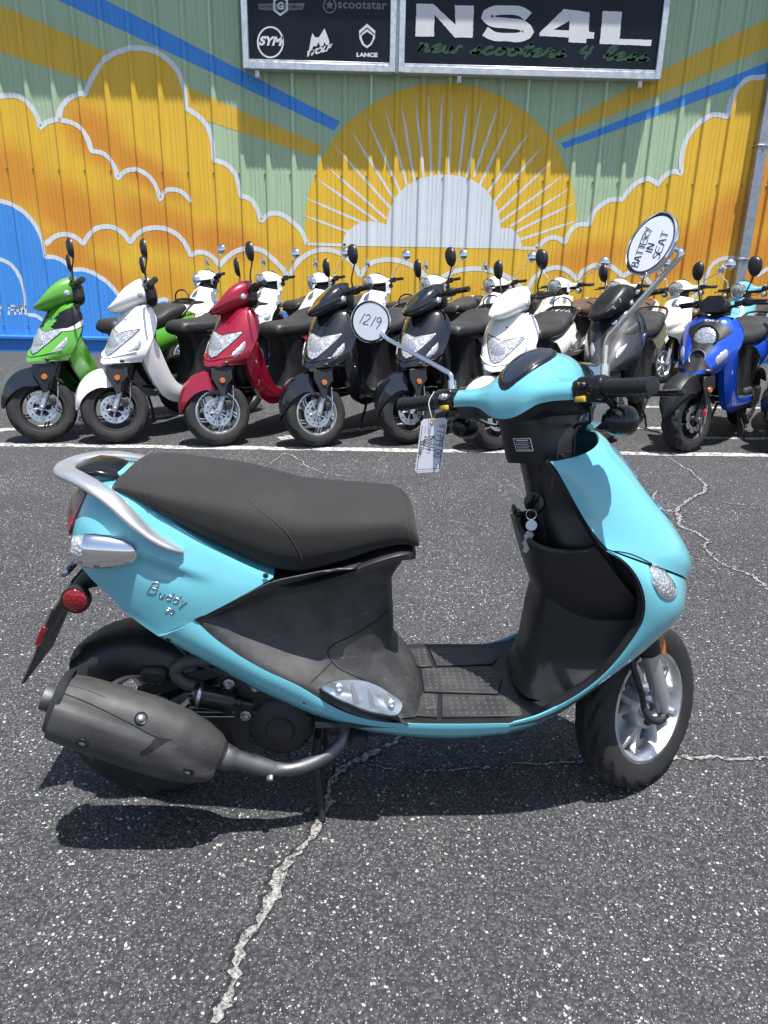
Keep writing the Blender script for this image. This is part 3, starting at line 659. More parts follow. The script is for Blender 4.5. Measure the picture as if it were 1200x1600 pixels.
def textmb(body, size=1.0, off=0.0, shear=0.0, extrude=0.0, space=1.0):
    cu = bpy.data.curves.new('t', 'FONT'); cu.body = body; cu.size = size; cu.offset = off; cu.shear = shear; cu.extrude = extrude; cu.space_character = space; cu.resolution_u = 4
    ob = bpy.data.objects.new('t', cu); COL.objects.link(ob); dg = bpy.context.evaluated_depsgraph_get(); dg.update()
    me = ob.evaluated_get(dg).to_mesh(); V = np.array([v.co[:] for v in me.vertices]); F = [tuple(p.vertices) for p in me.polygons]
    ob.evaluated_get(dg).to_mesh_clear(); bpy.data.objects.remove(ob); bpy.data.curves.remove(cu); return V, F
def put_text(body, o, ux, uy, w=None, off=.02, shear=0.0, lift=0.0, nv=None, space=1.0):
    """text laid on a plane: width w metres along ux, cap height follows uy's length"""
    V, F = textmb(body, 1.0, off, shear, 0, space); V[:, 0] -= V[:, 0].min(); V[:, 1] -= V[:, 1].min(); V[:, 0] /= V[:, 0].max(); V[:, 1] /= V[:, 1].max()
    o, ux, uy = np.asarray(o, float), np.asarray(ux, float), np.asarray(uy, float)
    n = nrm(nv) if nv is not None else nrm(np.cross(ux, uy))
    return MB().add([o+ux*v[0]+uy*v[1]+n*lift for v in V], F)
def sign_text(body, px0, py0, px1, py1, pxt, pyt, mat, name, **k):
    a, b, c = sgo(px0, py0), sgo(px1, py1), sgo(pxt, pyt)
    return put_text(body, a, b-a, c-a, nv=(0, -1, 0), **k).build(name, mat, sign, smooth=False)
def ringpx(cx, cy, rx, ry, w, name, mat, n=40):
    a = np.linspace(0, 2*math.pi, n, endpoint=False)
    flat([[(cx+rx*math.cos(t), cy+ry*math.sin(t)) for t in a], [(cx+(rx-w)*math.cos(t), cy+(ry-w)*math.sin(t)) for t in a[::-1]]], name, mat)
ringpx(422.5, 66, 21, 25, 2.6, 'emblem_ring', LOGOW); sign_text('SYM', 404, 71, 441, 72, 406, 56, LOGOW, 'emblem_letters', off=.05, shear=.15)
def Z3(l): return [(370+a/3.43, b/3.43) for a, b in l]
flat([Z3([(655, 165), (698, 127), (742, 165), (740, 205), (722, 240), (698, 259), (672, 240), (657, 205)]), Z3([(668, 192), (672, 212), (682, 234), (698, 246), (715, 234), (727, 212), (731, 192), (698, 170)][::-1])], 'shield_emblem', LOGOW)
flat([Z3([(658, 182), (698, 146), (740, 182), (738, 188), (698, 154), (660, 188)])], 'shield_chevron', SFACE, z=FZ-.0006)
sign_text('LANCE', 557, 89, 590, 89.4, 557, 82, LOGOW, 'shield_word', off=.06)
flat([Z3([(388, 262), (398, 205), (405, 178), (420, 200), (440, 200), (470, 152), (485, 190), (497, 225), (490, 243), (478, 240), (470, 226), (462, 246), (446, 250), (440, 225), (425, 250), (412, 245), (402, 266), (430, 272), (386, 290)])], 'wolf_head_emblem', LOGOW)
sign_text('WOLF', 479, 89.5, 518, 78, 480.5, 79.5, LOGOW, 'wolf_word', off=.05, shear=.3)
ringpx(515, 8.5, 10.5, 12.5, 2.0, 'star_emblem_ring', LOGOG); flat([[(515+r*math.sin(i*math.pi/5), 8-1.15*r*math.cos(i*math.pi/5)) for i, r in enumerate([7, 3]*5)]], 'star_emblem', LOGOG)
sign_text('scootstar', 528, 13, 604, 15, 528, 1, LOGOG, 'star_word', off=.02, space=1.1)
flat([[(403, 6), (476, 5), (473, 15), (455, 16), (420, 16), (405, 15)], ], 'wing_emblem', LOGOG)
flat([[(438, -8), (450, -1), (450, 17), (438, 25), (427, 17), (427, -1)][::-1], [(438, -3), (430, 2), (430, 15), (438, 21), (447, 15), (447, 2)]], 'hexagon_emblem', LOGOW, z=FZ-.0006)
sign_text('G', 433.5, 15, 443, 15, 433.5, 3, LOGOW, 'hexagon_letter', off=.03, lift=.0012)
sign_text('SCOOTER', 406, 13, 426, 13.3, 406, 8, SFACE, 'wing_word', off=.02, lift=.0006); sign_text('COMPANY', 451, 13.3, 472, 13.6, 451, 8, SFACE, 'wing_word', off=.02, lift=.0006)
# ------------------------------------------------------------------ scooter kit shared by every model
PROTO = {}
STEERED = {}                                           # mesh name -> steering axis key
AX = {'retro': (arr(.262, 0, .93), nrm((-.345, 0, .939))), 'sport': (arr(.30, 0, .95), nrm((-.43, 0, .903)))}
def steer_matrix(key, deg):
    A, d = AX[key]; return Matrix.Translation(Vector(A)) @ Matrix.Rotation(R(deg), 4, Vector(d)) @ Matrix.Translation(-Vector(A))
def steer(o, key):
    STEERED[o.data.name] = key; return o
def clone(root, loc, rz, delta, paint=None, swap=None, drop=()):
    """a copy of a scooter with copies of its parts and sub-parts (mesh data shared), its own paint and steering"""
    def cp(o, par):
        n = o.name.split('.')[0]
        if n in drop: return None
        c = o.copy(); COL.objects.link(c); c.parent = par
        if c.data and c.data.name in STEERED: c.matrix_basis = steer_matrix(STEERED[c.data.name], delta)
        if c.data:
            for i, sl_ in enumerate(c.material_slots):
                m = (paint or {}).get(sl_.material, None) if sl_.material else None
                if swap and n in swap: m = swap[n]
                if m: sl_.link = 'OBJECT'; sl_.material = m
        for ch in o.children: cp(ch, c)
        return c
    r = cp(root, None); r.location = loc; r.rotation_euler = (0, 0, rz); return r
def retire(root):
    for c in list(root.children_recursive)+[root]: bpy.data.objects.remove(c)

def tyre_rings(r, w, ri, nseg, groove=None, n=13):
    """tyre cross section swept round y axis; groove(a, t) lowers the tread"""
    prof = [(ri, -.40*w), (ri+.012, -.46*w), (ri+(r-ri)*.45, -.5*w), (ri+(r-ri)*.72, -.47*w), (ri+(r-ri)*.90, -.36*w), (r-.003, -.19*w), (r, 0)]
    prof = prof+[(a, -b) for a, b in prof[-2::-1]]
    pr = cr(prof, 2*n+1); P = []
    for k in range(nseg):
        a = 2*math.pi*k/nseg; ring = []
        for q, (rad, y) in enumerate(pr):
            g = groove(k, y/w) if groove and rad > ri+(r-ri)*.66 else 0.0
            ring.append(((rad-g)*math.cos(a), y, (rad-g)*math.sin(a)))
        P.append(ring)
    return np.array(P)
def fillet(pts, r=.012, k=5):
    P = [np.asarray(p, float) for p in pts]; out = [P[0]]
    for a, b, c in zip(P[:-2], P[1:-1], P[2:]):
        da, dc = a-b, c-b; q = min(r, np.linalg.norm(da)*.45, np.linalg.norm(dc)*.45); p0, p2 = b+nrm(da)*q, b+nrm(dc)*q
        for t in np.linspace(0, 1, k): out.append(p0*(1-t)**2+b*2*t*(1-t)+p2*t*t)
    return np.array(out+[P[-1]])
def shift(mb, o): mb.v = [(x+o[0], y+o[1], z+o[2]) for x, y, z in mb.v]; return mb
def rotv(v, axis, a):
    axis = nrm(axis); v = np.asarray(v, float); c, s = math.cos(a), math.sin(a)
    return v*c+np.cross(axis, v)*s+np.outer(v@axis, axis).reshape(v.shape)*(1-c)
def wheel(parent, c, r, w, ri, rimmat, spokes=5, style='pair', key=None, knob=False, side=-1, nseg=162, discr=0.0, disc_side=1):
    """tyre > rim, spokes, hub; axle along y"""
    def gr(k, t):
        if knob:
            band = int((t+.5)*7); return .011 if (k+(band % 2)*3) % 6 < 2 or abs(((t+.5)*7) % 1-.5) > .40 else 0.0
        return .0065 if ((k+int(abs(t)*30)) % 9 < 3 and .07 < abs(t) < .47) or abs(abs(t)-.05) < .022 else 0.0
    P = tyre_rings(r, w, ri, nseg, gr)
    ty = shift(MB().grid(P, True, False), c).build('tyre', RUB, parent, 50)
    rw = w*.40; dirs = 1
    m = MB()
    pr = [(ri+.004, -rw), (ri+.006, -rw-.003), (ri-.002, -rw-.004), (ri-.007, -rw+.002), (ri-.014, -rw*.55), (ri-.020, -rw*.25), (ri-.020, rw*.25), (ri-.014, rw*.55), (ri-.007, rw-.002), (ri-.002, rw+.004), (ri+.006, rw+.003), (ri+.004, rw)]
    m.lathe(pr, (0, 0, 0), (0, 1, 0), 72, closed=True); shift(m, c); rim = m.build('rim', rimmat, ty)
    for k in range(spokes):
        a0 = 2*math.pi*k/spokes+.35; m = MB()
        def arm(a1, a2, w1, w2):
            p = []
            for f in np.linspace(0, 1, 7):
                a = a1+(a2-a1)*f**1.3; rr = .030+(ri-.014-.030)*f; ww = w1+(w2-w1)*f
                q = arr(rr*math.cos(a), 0, rr*math.sin(a)); tg = arr(-math.sin(a), 0, math.cos(a)); yy = rw*(.80-.12*f)
                p.append([q-tg*ww-arr(0, yy, 0)*.5, q-tg*ww*.62-arr(0, yy, 0), q+tg*ww*.62-arr(0, yy, 0), q+tg*ww-arr(0, yy, 0)*.5, q+tg*ww+arr(0, yy, 0)*.5, q+tg*ww*.62+arr(0, yy, 0), q-tg*ww*.62+arr(0, yy, 0), q-tg*ww+arr(0, yy, 0)*.5])
            m.loft(p)
        if style == 'pair': arm(a0-.06, a0-.26, .012, .008); arm(a0+.06, a0+.26, .012, .008)
        elif style == 'swirl': arm(a0, a0+.55, .011, .006); arm(a0+.28, a0+.72, .008, .005)
        else: arm(a0, a0, .013, .009)
        shift(m, c).build('spoke', rimmat, ty, 45)
    m = MB().lathe([(0, -rw-.012), (.014, -rw-.012), (.020, -rw-.008), (.032, -rw*.75), (.038, -rw*.5), (.038, rw*.5), (.032, rw*.75), (.02, rw+.008), (0, rw+.01)], (0, 0, 0), (0, 1, 0), 24)
    hub = shift(m, c).build('hub', rimmat, ty)
    out = [ty, rim, hub]
    if discr:
        y = disc_side*(rw+.004); m = MB()
        n = 48
        for a in range(n):                      # vented disc: ring with scalloped rim and slots
            t0, t1 = 2*math.pi*a/n, 2*math.pi*(a+1)/n
            ro = discr*(1.0 if not knob else (1.03 if a % 6 < 4 else .90)); r1 = discr*.60
            if a % 4 == 0:
                segs = ((r1, discr*.72), (discr*.84, ro))
            else: segs = ((r1, ro),)
            for q0, q1 in segs:
                P4 = [(q*math.cos(t), yy, q*math.sin(t)) for yy in (y, y+.004*disc_side) for q, t in ((q0, t0), (q1, t0), (q1, t1), (q0, t1))]
                m.add(P4, [(0, 1, 2, 3), (7, 6, 5, 4), (0, 4, 5, 1), (1, 5, 6, 2), (2, 6, 7, 3), (3, 7, 4, 0)])
        d = shift(m, c).build('brake_disc', DISC, parent, smooth=False); out.append(d)
        m = MB()
        for k in range(5):
            a = 2*math.pi*k/5; m.box((discr*.42*math.cos(a), y, discr*.42*math.sin(a)), (discr*.5, .006, .012), rot=np.array([[math.cos(a), 0, math.sin(a)], [0, 1, 0], [-math.sin(a), 0, math.cos(a)]]).T, bev=.002)
        out.append(shift(m, c).build('disc_carrier', ALLOY if not knob else DARK, d))
    if key:
        for o in out:
            steer(o, key)
        for o in ty.children: steer(o, key)
        # children inherit the steering from the tyre / disc; keep it on the top part only
        for o in list(ty.children)+([out[-1]] if discr else []): STEERED.pop(o.data.name, None)
    return ty
def ribs_around(mb, path, r, n): pass
def grip(parent, a, b, r, key, mat=BLK, name='grip'):
    a, b = np.asarray(a, float), np.asarray(b, float); d = nrm(b-a); Ln = np.linalg.norm(b-a)
    pr = [(0, 0), (r*1.25, 0), (r*1.25, .006), (r, .010)]
    k = 16
    for i in range(k): pr += [(r*(.985 if i % 2 else 1.02), .012+(Ln-.022)*i/k), (r*(.985 if i % 2 else 1.02), .012+(Ln-.022)*(i+.8)/k)]
    pr += [(r*1.1, Ln-.006), (r*1.08, Ln-.001), (r*.9, Ln), (0, Ln)]
    return steer(MB().lathe(pr, a, d, 18).build(name, mat, parent, 30), key)

HO = arr(.097, 1.517, 0); HRZ = R(.84); HX = arr(math.cos(HRZ), math.sin(HRZ), 0); HYv = arr(-math.sin(HRZ), math.cos(HRZ), 0); HSTEER = 37.0
MIRR = {-1: ([(.2, .19, 1.0), (.2, .19, 1.040), (.206, .43, 1.145), (.212, .460, 1.165)], (.200, .483, 1.194), (-.74, -.56, -.13)),
        1: ([(.2, -.218, 1.0), (.2, -.226, 1.070), (.205, -.372, 1.190), (.216, -.340, 1.207)], (.200, -.322, 1.210), (-.931, .151, .30))}
STUD = m_plastic('stud_rubber', (.075, .075, .076), .5, 300, .1)
# ------------------------------------------------------------------ the retro scooter (the hero; also the pale ones by the wall)
def sup_(a, p): return np.sign(a)*abs(a)**p
def half(f):                                           # mirrored cross-section: list of right-half points (x,s,z) from centre out -> full ring left..right
    f = np.asarray(f, float); l = f.copy(); r_ = f.copy()
    r_[:, 1] = -f[:, 1]                                # right side of the scooter is -y
    return np.vstack([l[::-1], r_[1:]]) if abs(f[0][1]) < 1e-9 else np.vstack([l[::-1], r_])
def sidepts(P): P = np.asarray(P, float).copy(); P[..., 1] *= -1; return P
def table(rows, n):
    return cr(rows, n)
def retro(name):
    K = 'retro'
    root = empty(name)
    add = lambda mb, nm, mat, par=root, ang=38, st=False: (steer(mb.build(nm, mat, par, ang), K) if st else mb.build(nm, mat, par, ang))
    # ---- rear cowl: U upper edge, W lower edge, from the tail to the slanted front cut
    U = table([(-.654, .080, .794), (-.642, .088, .797), (-.625, .098, .800), (-.570, .124, .798), (-.49, .136, .752), (-.42, .142, .706), (-.345, .147, .663), (-.282, .152, .633)], 56)
    Wd = table([(-.700, .086, .698), (-.696, .095, .684), (-.686, .108, .657), (-.655, .126, .620), (-.622, .138, .592), (-.585, .150, .556), (-.552, .157, .530), (-.518, .163, .506)], 56)
    a0, a1 = np.array([-.588, .700]), np.array([-.400, .628]); dv = nrm(a1-a0)
    P = []
    for i in range(56):
        t = i/55; bul = .030*math.sin(min(1, t*2.2+.25)*math.pi/2)*(1-.5*t**3)
        row = []
        for v in np.linspace(0, 1, 30):
            p = U[i]*(1-v)+Wd[i]*v; s = p[1]+bul*(math.sin(math.pi*min(1, v*1.02))**.75 if 0 < v < .98 else 0)
            q = p[[0, 2]]-a0; al = q@dv; off = q[1]*dv[0]-q[0]*dv[1]
            wgt = min(max(al/.05, 0), 1)*min(max((.205-al)/.08, 0), 1)
            s += wgt*(.0055*math.tanh(off/.006)*math.exp(-(off/.03)**2))
            row.append((p[0], s, p[2]))
        top = [(U[i][0]+.0, U[i][1]*f, U[i][2]+.006*(1-f)) for f in (0, .35, .7)]
        P.append(half(top+row))
    P = np.array(P)
    cap = P[0].copy(); cen = np.array([-.684, 0, .745]); cap1 = cen+(cap-cen)*np.array([.9, .25, .4])
    P = np.concatenate([cap1[None], P])
    cowl = MB().shell(P, .004, flip=True); cw = add(cowl, 'rear_cowl', TEAL, ang=50); hv = cowl.bvh()
    PROTO[name+'_cowl'] = hv
    m = MB()
    for s_ in (1, -1): m = MB().lathe([(0, .004), (.0045, .0035), (.006, 0)], (-.296, -s_*.158, .640), (0, -s_, 0), 10); add(m, 'screw', BLK, cw)
    for s_ in (1, -1): add(MB().lathe([(0, .003), (.005, .0025), (.006, -.003)], (-.497, -s_*.1655, .500), (0, -s_, 0), 10), 'screw', BLK, cw)
    # ---- tail lamp
    m = MB(); rings = []
    for z, xo, w in ((.792, -.672, .074), (.786, -.690, .082), (.765, -.706, .090), (.745, -.714, .095), (.725, -.717, .097), (.711, -.715, .097), (.704, -.704, .094)):
        xs_ = -.6535-(.793-z)*.47; rings.append([(xo+(xs_-xo)*abs(a)**2.6, w*a, z-.004*abs(a)) for a in np.linspace(-1, 1, 21)])
    add(MB().shell(np.array(rings), .006), 'tail_lamp', REDL, ang=60)
    # ---- side sill (turquoise strip along the floor)
    Ue = table([(-.441, .170, .547), (-.397, .171, .501), (-.321, .172, .442), (-.216, .173, .381), (-.189, .173, .361), (-.121, .173, .322), (-.06, .173, .305), (.007, .173, .300), (.107, .173, .298), (.219, .173, .299)], 40)
    Le = table([(-.518, .163, .506), (-.401, .148, .420), (-.328, .145, .369), (-.246, .144, .324), (-.20, .143, .300), (-.152, .142, .279), (-.09, .141, .259), (-.02, .140, .246), (.114, .139, .236), (.222, .139, .247)], 40)
    for s_ in (1, -1):
        P = []
        for a, b in zip(Ue, Le):
            row = []
            for v in np.linspace(0, 1, 9):
                p = a*(1-v)+b*v; p[1] += .010*math.sin(math.pi*v)**.8; row.append((p[0], -s_*p[1], p[2]))
            b2 = b.copy(); row.append((b2[0], -s_*(b2[1]-.03), b2[2]-.004)); row.append((b2[0], -s_*.06, b2[2]-.002)); P.append(row)
        sill = add(MB().shell(P, .003, flip=(s_ > 0)), 'side_sill', TEAL, ang=55)
        for (xx, zz, ss) in ((-.222, .352, .1675), (-.115, .292, .163)):
            add(MB().lathe([(0, .003), (.004, .0028), (.0058, -.003)], (xx, -s_*ss, zz), (0, -s_, 0), 10), 'screw', BLK, sill)
    # ---- lower apron
    E = [(.219, .173, .299), (.275, .173, .317), (.333, .174, .351), (.402, .176, .411), (.450, .180, .487), (.474, .184, .553), (.474, .186, .582), (.462, .186, .628), (.438, .182, .667), (.410, .177, .692), (.386, .170, .704)]
    B = [(.222, .139, .247), (.272, .137, .261), (.318, .134, .283), (.420, .124, .366), (.474, .118, .406), (.530, .108, .452), (.566, .096, .481), (.594, .072, .492), (.610, .050, .500), (.622, .022, .512), (.628, .0, .552)]
    def skin(E, B, ne, nv, sq=1.0):
        e, b = cr(E, ne), cr(B, ne); P = []
        for a, c in zip(e, b):
            row = []
            for v in np.linspace(0, 1, nv):
                th = v*math.pi/2; k = 1-math.cos(th)
                row.append((a[0]+(c[0]-a[0])*math.sin(th)**sq, a[1]+(c[1]-a[1])*k, a[2]+(c[2]-a[2])*v))
            P.append(row)
        return np.array(P)
    PL = skin(E, B, 44, 20)
    for s_ in (1, -1):
        Q = PL.copy(); Q[..., 1] *= -s_
        lap = MB().shell(Q, .004, flip=(s_ > 0)); la = add(lap, 'lower_apron', TEAL, ang=55)
        if s_ > 0: PROTO[name+'_lap'] = lap.bvh(); lapR = lap
    # ---- upper apron
    E2 = [(.386, .170, .7065), (.366, .163, .727), (.346, .157, .752), (.318, .151, .794), (.29, .146, .839), (.275, .143, .862), (.262, .140, .877)]
    N2 = [(.629, .0, .5545), (.634, 0, .600), (.622, 0, .635), (.600, 0, .672), (.566, 0, .718), (.532, 0, .756), (.497, 0, .798), (.463, 0, .840), (.430, 0, .876), (.408, 0, .899), (.392, 0, .908)]
    PU = skin(E2, N2, 34, 24, .94)
    full = np.concatenate([PU, (PU*np.array([1, -1, 1]))[:, ::-1][:, 1:]], axis=1); full[..., 1] *= -1
    uap = MB().shell(full, .004, flip=True); ua = add(uap, 'upper_apron', TEAL, ang=50); PROTO[name+'_uap'] = uap.bvh()
    # horn grille with badge in the nose of the apron
    def drape(bv, pts, d=(-1, 0, 0), lift=.0015):
        out = []
        for p in pts:
            h = bv.ray_cast(Vector(p)-Vector(d)*1.0, Vector(d)); out.append(np.array(h[0])+np.array(h[1])*lift*(1 if h[1].dot(Vector(d)) < 0 else -1) if h[0] else np.array(p))
        return np.array(out)
    def cap_on(bv, outline, d, lift, nm, mat, par, k=5, dome=.003):
        """lens-like cap following the surface: outline in 3-D, filled by shrinking towards its centre"""
        O = np.asarray(outline, float); c = O.mean(0); P = []
        for j, f in enumerate(np.linspace(1.0, .04, k)): P.append(drape(bv, c+(O-c)*f, d, lift+dome*(1-f**2)))
        P.insert(0, drape(bv, c+(O-c)*1.06, d, -.002))
        mm = MB().grid(np.array(P), False, True); mm.f.append(tuple(range(len(mm.v)-len(O), len(mm.v)))); return add(mm, nm, mat, par, 60)
    oval = [(.45, .033*math.sin(a)*(1.0-.25*math.cos(a)), .835+.040*math.cos(a)) for a in np.linspace(0, 2*math.pi, 28, endpoint=False)]
    cap_on(uap.bvh(), oval, (-1, 0, 0), .002, 'horn_badge', BLUEL, ua)
    st, adv = strokes('Buddy', .2); m = MB()
    for i, q in enumerate(st): m.tube(drape(uap.bvh(), [(.5, .055-.11*a/adv, .735+.03*b) for a, b in q], (-1, 0, 0), .002), .0016, 5)
    add(m, 'badge_lettering', CHROME, ua)
    # teardrop front indicators
    tear = [(1014, 883), (1024, 884), (1036, 893), (1046, 904), (1053, 917), (1055, 926), (1050, 933), (1042, 935), (1032, 930), (1024, 919), (1018, 905)]
    T2 = cr(tear, 26, True)
    both = MB(); both.add(lapR.v, lapR.f); both.add(uap.v, uap.f); bb = both.bvh(); o_ = CAM-HO; ol = Vector((o_@HX, o_@HYv, o_[2]))
    def tr(f, l):
        out = []; c2 = T2.mean(0)
        for q in T2:
            q = c2+(q-c2)*f; d = ray(*q); dl = Vector((d@HX, d@HYv, d[2])).normalized(); h = bb.ray_cast(ol, dl)
            if h[0]: n_ = h[1] if h[1].dot(dl) < 0 else -h[1]; out.append(np.array(h[0]+n_*l))
            else: p = bb.find_nearest(ol+dl*1.72); out.append(np.array(p[0]))
        return out
    for s_ in (1, -1):
        mir = np.array([1, s_, 1])
        be = add(MB().grid(np.array([tr(1.10, -.002), tr(1.08, .003), tr(1.0, .0035), tr(.97, .001)])*mir, False, True), 'indicator_bezel', CHROME, root, 60)
        gg = MB().grid(np.array([tr(.99, .001), tr(.93, .0035), tr(.75, .0055), tr(.5, .007), tr(.25, .008), tr(.03, .008)])*mir, False, True); gg.f.append(tuple(range(len(gg.v)-26, len(gg.v)))); add(gg, 'indicator_lens', CLEARS, be, 60)
    # ---- inner leg shield, column, glove pocket
    Ein = cr([(.300, .165, .318), (.333, .172, .352), (.402, .174, .412), (.449, .178, .488), (.472, .182, .553), (.472, .184, .582), (.460, .184, .628), (.436, .180, .667), (.408, .175, .692), (.384, .168, .704), (.346, .154, .752), (.318, .148, .794), (.29, .143, .839), (.262, .137, .875)], 46)
    zc = lambda z: lin(z, [.30, .36, .42, .50, .60, .66, .72, .80, .88], [.250, .272, .278, .284, .302, .305, .285, .262, .250])
    cwid = lambda z: lin(z, [.30, .40, .55, .68, .75, .88], [.120, .085, .080, .10, .07, .06])
    P = []
    for e in Ein:
        z = e[2]; w = cwid(z); x = zc(z); rec = lin(z, [.30, .40, .5, .62, .70, .88], [.02, .035, .05, .055, .05, .04])
        hp = [(x, 0, z), (x+.002, w*.5, z), (x+.018, w*.9, z), (x+.05, w*1.04, z), (e[0]-.01+rec*.9, (w+e[1])*.5+.012, z), (e[0]+.004, e[1]-.026, z), (e[0]-.006, e[1]-.010, z), tuple(e)]
        P.append(half(cr(hp, 22)))
    inner = MB().shell(np.array(P), .003); lsh = add(inner, 'leg_shield', BLK, ang=50)
    rimc = cr([(.236, 0, .712), (.237, .045, .704), (.248, .080, .692), (.272, .110, .686), (.305, .130, .686), (.340, .145, .692), (.372, .153, .704)], 22)
    P = []
    for dx, dz, sc in ((.034, -.10, .80), (.026, -.07, .90), (.012, -.006, .95), (.003, .002, .985), (.0, .0, 1.0), (-.004, -.004, 1.015), (-.001, -.012, 1.02), (.010, -.05, 1.0), (.026, -.10, .97), (.046, -.15, .93), (.062, -.185, .86)):
        P.append(half([(p[0]+dx+(.075*(p[1]/.153)**2*(-dz)/.175 if dx >= -.002 else 0), p[1]*sc, p[2]+dz+.02*(p[1]/.153)**2*(-dz)/.175) for p in rimc]))
    gb = add(MB().grid(np.array(P)), 'glove_box', BLK, lsh, 60)
    # column tube and cover between pocket and headset
    P = []
    for z, x0, x1, w in ((.60, .28, .37, .055), (.70, .272, .37, .052), (.78, .254, .355, .052), (.84, .236, .345, .056), (.875, .226, .34, .058)):
        P.append([((x0+x1)/2+(x1-x0)/2*np.sign(math.cos(a))*abs(math.cos(a))**.6, w*np.sign(math.sin(a))*abs(math.sin(a))**.6, z) for a in np.linspace(0, 2*math.pi, 24, endpoint=False)])
    add(MB().loft(P), 'steering_column', BLK, lsh, 50)
    add(MB().lathe([(0, .006), (.010, .006), (.012, .004), (.022, .003), (.024, -.004)], (.262, -.046, .762), (-.55, -.8, .2), 22), 'ignition_lock', BLKG, lsh)
    add(MB().box((.240, .0, .722), (.018, .03, .012), bev=.004).box((.231, 0, .730), (.008, .026, .018), bev=.003), 'bag_hook', BLK, lsh)
    # ---- cover below the saddle
    xb = lambda z: lin(z, [.300, .322, .361, .381, .442, .501, .547, .59, .633, .660], [-.05, -.121, -.189, -.216, -.321, -.397, -.440, -.362, -.282, -.16])
    xf = lambda z: lin(z, [.300, .318, .345, .375, .405, .43, .452, .50, .535, .583, .613, .633, .665], [.036, .034, .022, .002, -.018, -.032, -.028, -.030, -.033, -.035, -.022, -.010, -.004])
    wr = lambda z: lin(z, [.300, .33, .36, .40, .45, .52, .58, .62, .665], [.150, .140, .128, .112, .102, .100, .104, .118, .130])
    P = []
    for z in np.linspace(.300, .655, 40):
        a, b, w = xb(z), xf(z), wr(z); Lz = b-a; so = .170
        bd = min(.030, Lz*.2)
        hp = [(a, so, z), (a+bd*.55, so-.002, z), (a+bd, so-.010, z), (a+bd+.035, w+.028, z), (a+Lz*.42, w+.004, z), (a+Lz*.70, w, z)]
        cx = max(b-.075, a+Lz*.72)
        for th in np.linspace(0, math.pi/2, 8): hp.append((cx+(b-cx)*math.sin(th), w*math.cos(th)**.7, z))
        P.append(half(cr(hp[::-1], 34)))
    cov = MB().shell(np.array(P), .003); add(cov, 'seat_base_cover', BLKM, ang=55); PROTO[name+'_cov'] = cov.bvh()
    P = []
    for x, zz, w in cr([(-.36, .660, .145), (-.30, .630, .149), (-.25, .617, .150), (-.20, .625, .147), (-.142, .641, .140), (-.066, .668, .130), (-.02, .677, .120), (.002, .674, .108), (.010, .668, .09)], 40):
        P.append([(x, -w, zz), (x, -w-.006, zz-.004), (x, -w-.006, zz-.016), (x, -w+.012, zz-.024), (x, w-.012, zz-.024), (x, w+.006, zz-.016), (x, w+.006, zz-.004), (x, w, zz)])
    add(MB().loft(P), 'seat_tray', BLK, ang=50)
    # ---- floor
    P = []
    for x in np.linspace(-.20, .40, 26):
        zf = lin(x, [-.2, .22, .28, .33, .40], [.296, .296, .308, .335, .395])
        P.append([(x, y, zf+(.004 if abs(y) > .15 else 0)) for y in np.linspace(-.171, .171, 17)])
    fl = add(MB().shell(np.array(P), .010), 'floor_board', BLK)
    def mat_piece(poly, dots):
        m = MB().prism(poly, (0, 0, .2965), (1, 0, 0), (0, 1, 0), .006, .0016); q = MB()
        for x, y in dots: q.lathe([(0, .0026), (.0028, .0024), (.0044, 0)], (x, y, .3022), (0, 0, 1), 6)
        o = add(m, 'floor_mat', BLKM, fl); d = add(q, 'mat_studs', STUD, o); tag(d, kind='stuff')
    def dots(x0, x1, y0, y1, nx, ny): return [(x, y) for x in np.linspace(x0, x1, nx) for y in np.linspace(y0, y1, ny)]
    mat_piece([(.045, -.050), (.215, -.060), (.235, .0), (.215, .060), (.045, .050)], dots(.06, .215, -.04, .04, 11, 6))
    for s_ in (1, -1):
        a = [(.075, s_*.150), (.275, s_*.146), (.225, s_*.070), (.085, s_*.062)]; mat_piece(a if s_ > 0 else a[::-1], dots(.1, .225, s_*.082, s_*.138, 9, 4))
        a = [(-.045, s_*.135), (.065, s_*.150), (.075, s_*.062), (.042, s_*.058), (.02, s_*.10)]; mat_piece(a if s_ < 0 else a, dots(.045, .062, s_*.075, s_*.135, 2, 5))
    # ---- pillion pegs: cast pads with waves
    for s_ in (1, -1):
        up3 = [(-.189, .172, .390), (-.170, .170, .402), (-.135, .168, .407), (-.090, .168, .401), (-.048, .172, .380), (-.012, .180, .346), (-.020, .190, .336), (-.066, .192, .338), (-.125, .188, .358), (-.170, .180, .378)]
        O = cr(up3, 40, True)*arr(1, -s_, 1); c = O.mean(0); nn = nrm((.12, -s_*.80, .60)); G = []
        for f, l in ((1.0, -.020), (1.0, .004), (.95, .009), (.6, .010), (.1, .010)): G.append(c+(O-c)*f+nn*l)
        pm_ = MB().grid(np.array(G), False, True); pm_.f.append(tuple(range(len(pm_.v)-40, len(pm_.v)))); pg = add(pm_, 'passenger_peg', ALLOY, ang=40)
        for k in range(3):
            p0 = arr(-.122+k*.034, -s_*.172, .400-k*.012)+nn*.010; p1 = p0+arr(.014, -s_*.013, -.036); e = nrm(p1-p0); q = nrm(np.cross(nn, e))
            rg = MB().loft([[p0-q*.003, p0+nn*.002, p0+q*.003], [(p0+p1)/2-q*.008, (p0+p1)/2+nn*.008, (p0+p1)/2+q*.008], [p1-q*.012, p1+nn*.005, p1+q*.012]]); add(rg, 'peg_ridge', SILVER, pg, 30)
        for xx, yy, zz in ((-.150, .176, .390), (-.040, .184, .356)): add(MB().lathe([(0, .001), (.004, .001), (.005, .004), (.008, .003), (.009, -.003)], arr(xx, -s_*yy, zz)+nn*.010, nn, 12), 'peg_bolt', STEEL, pg)
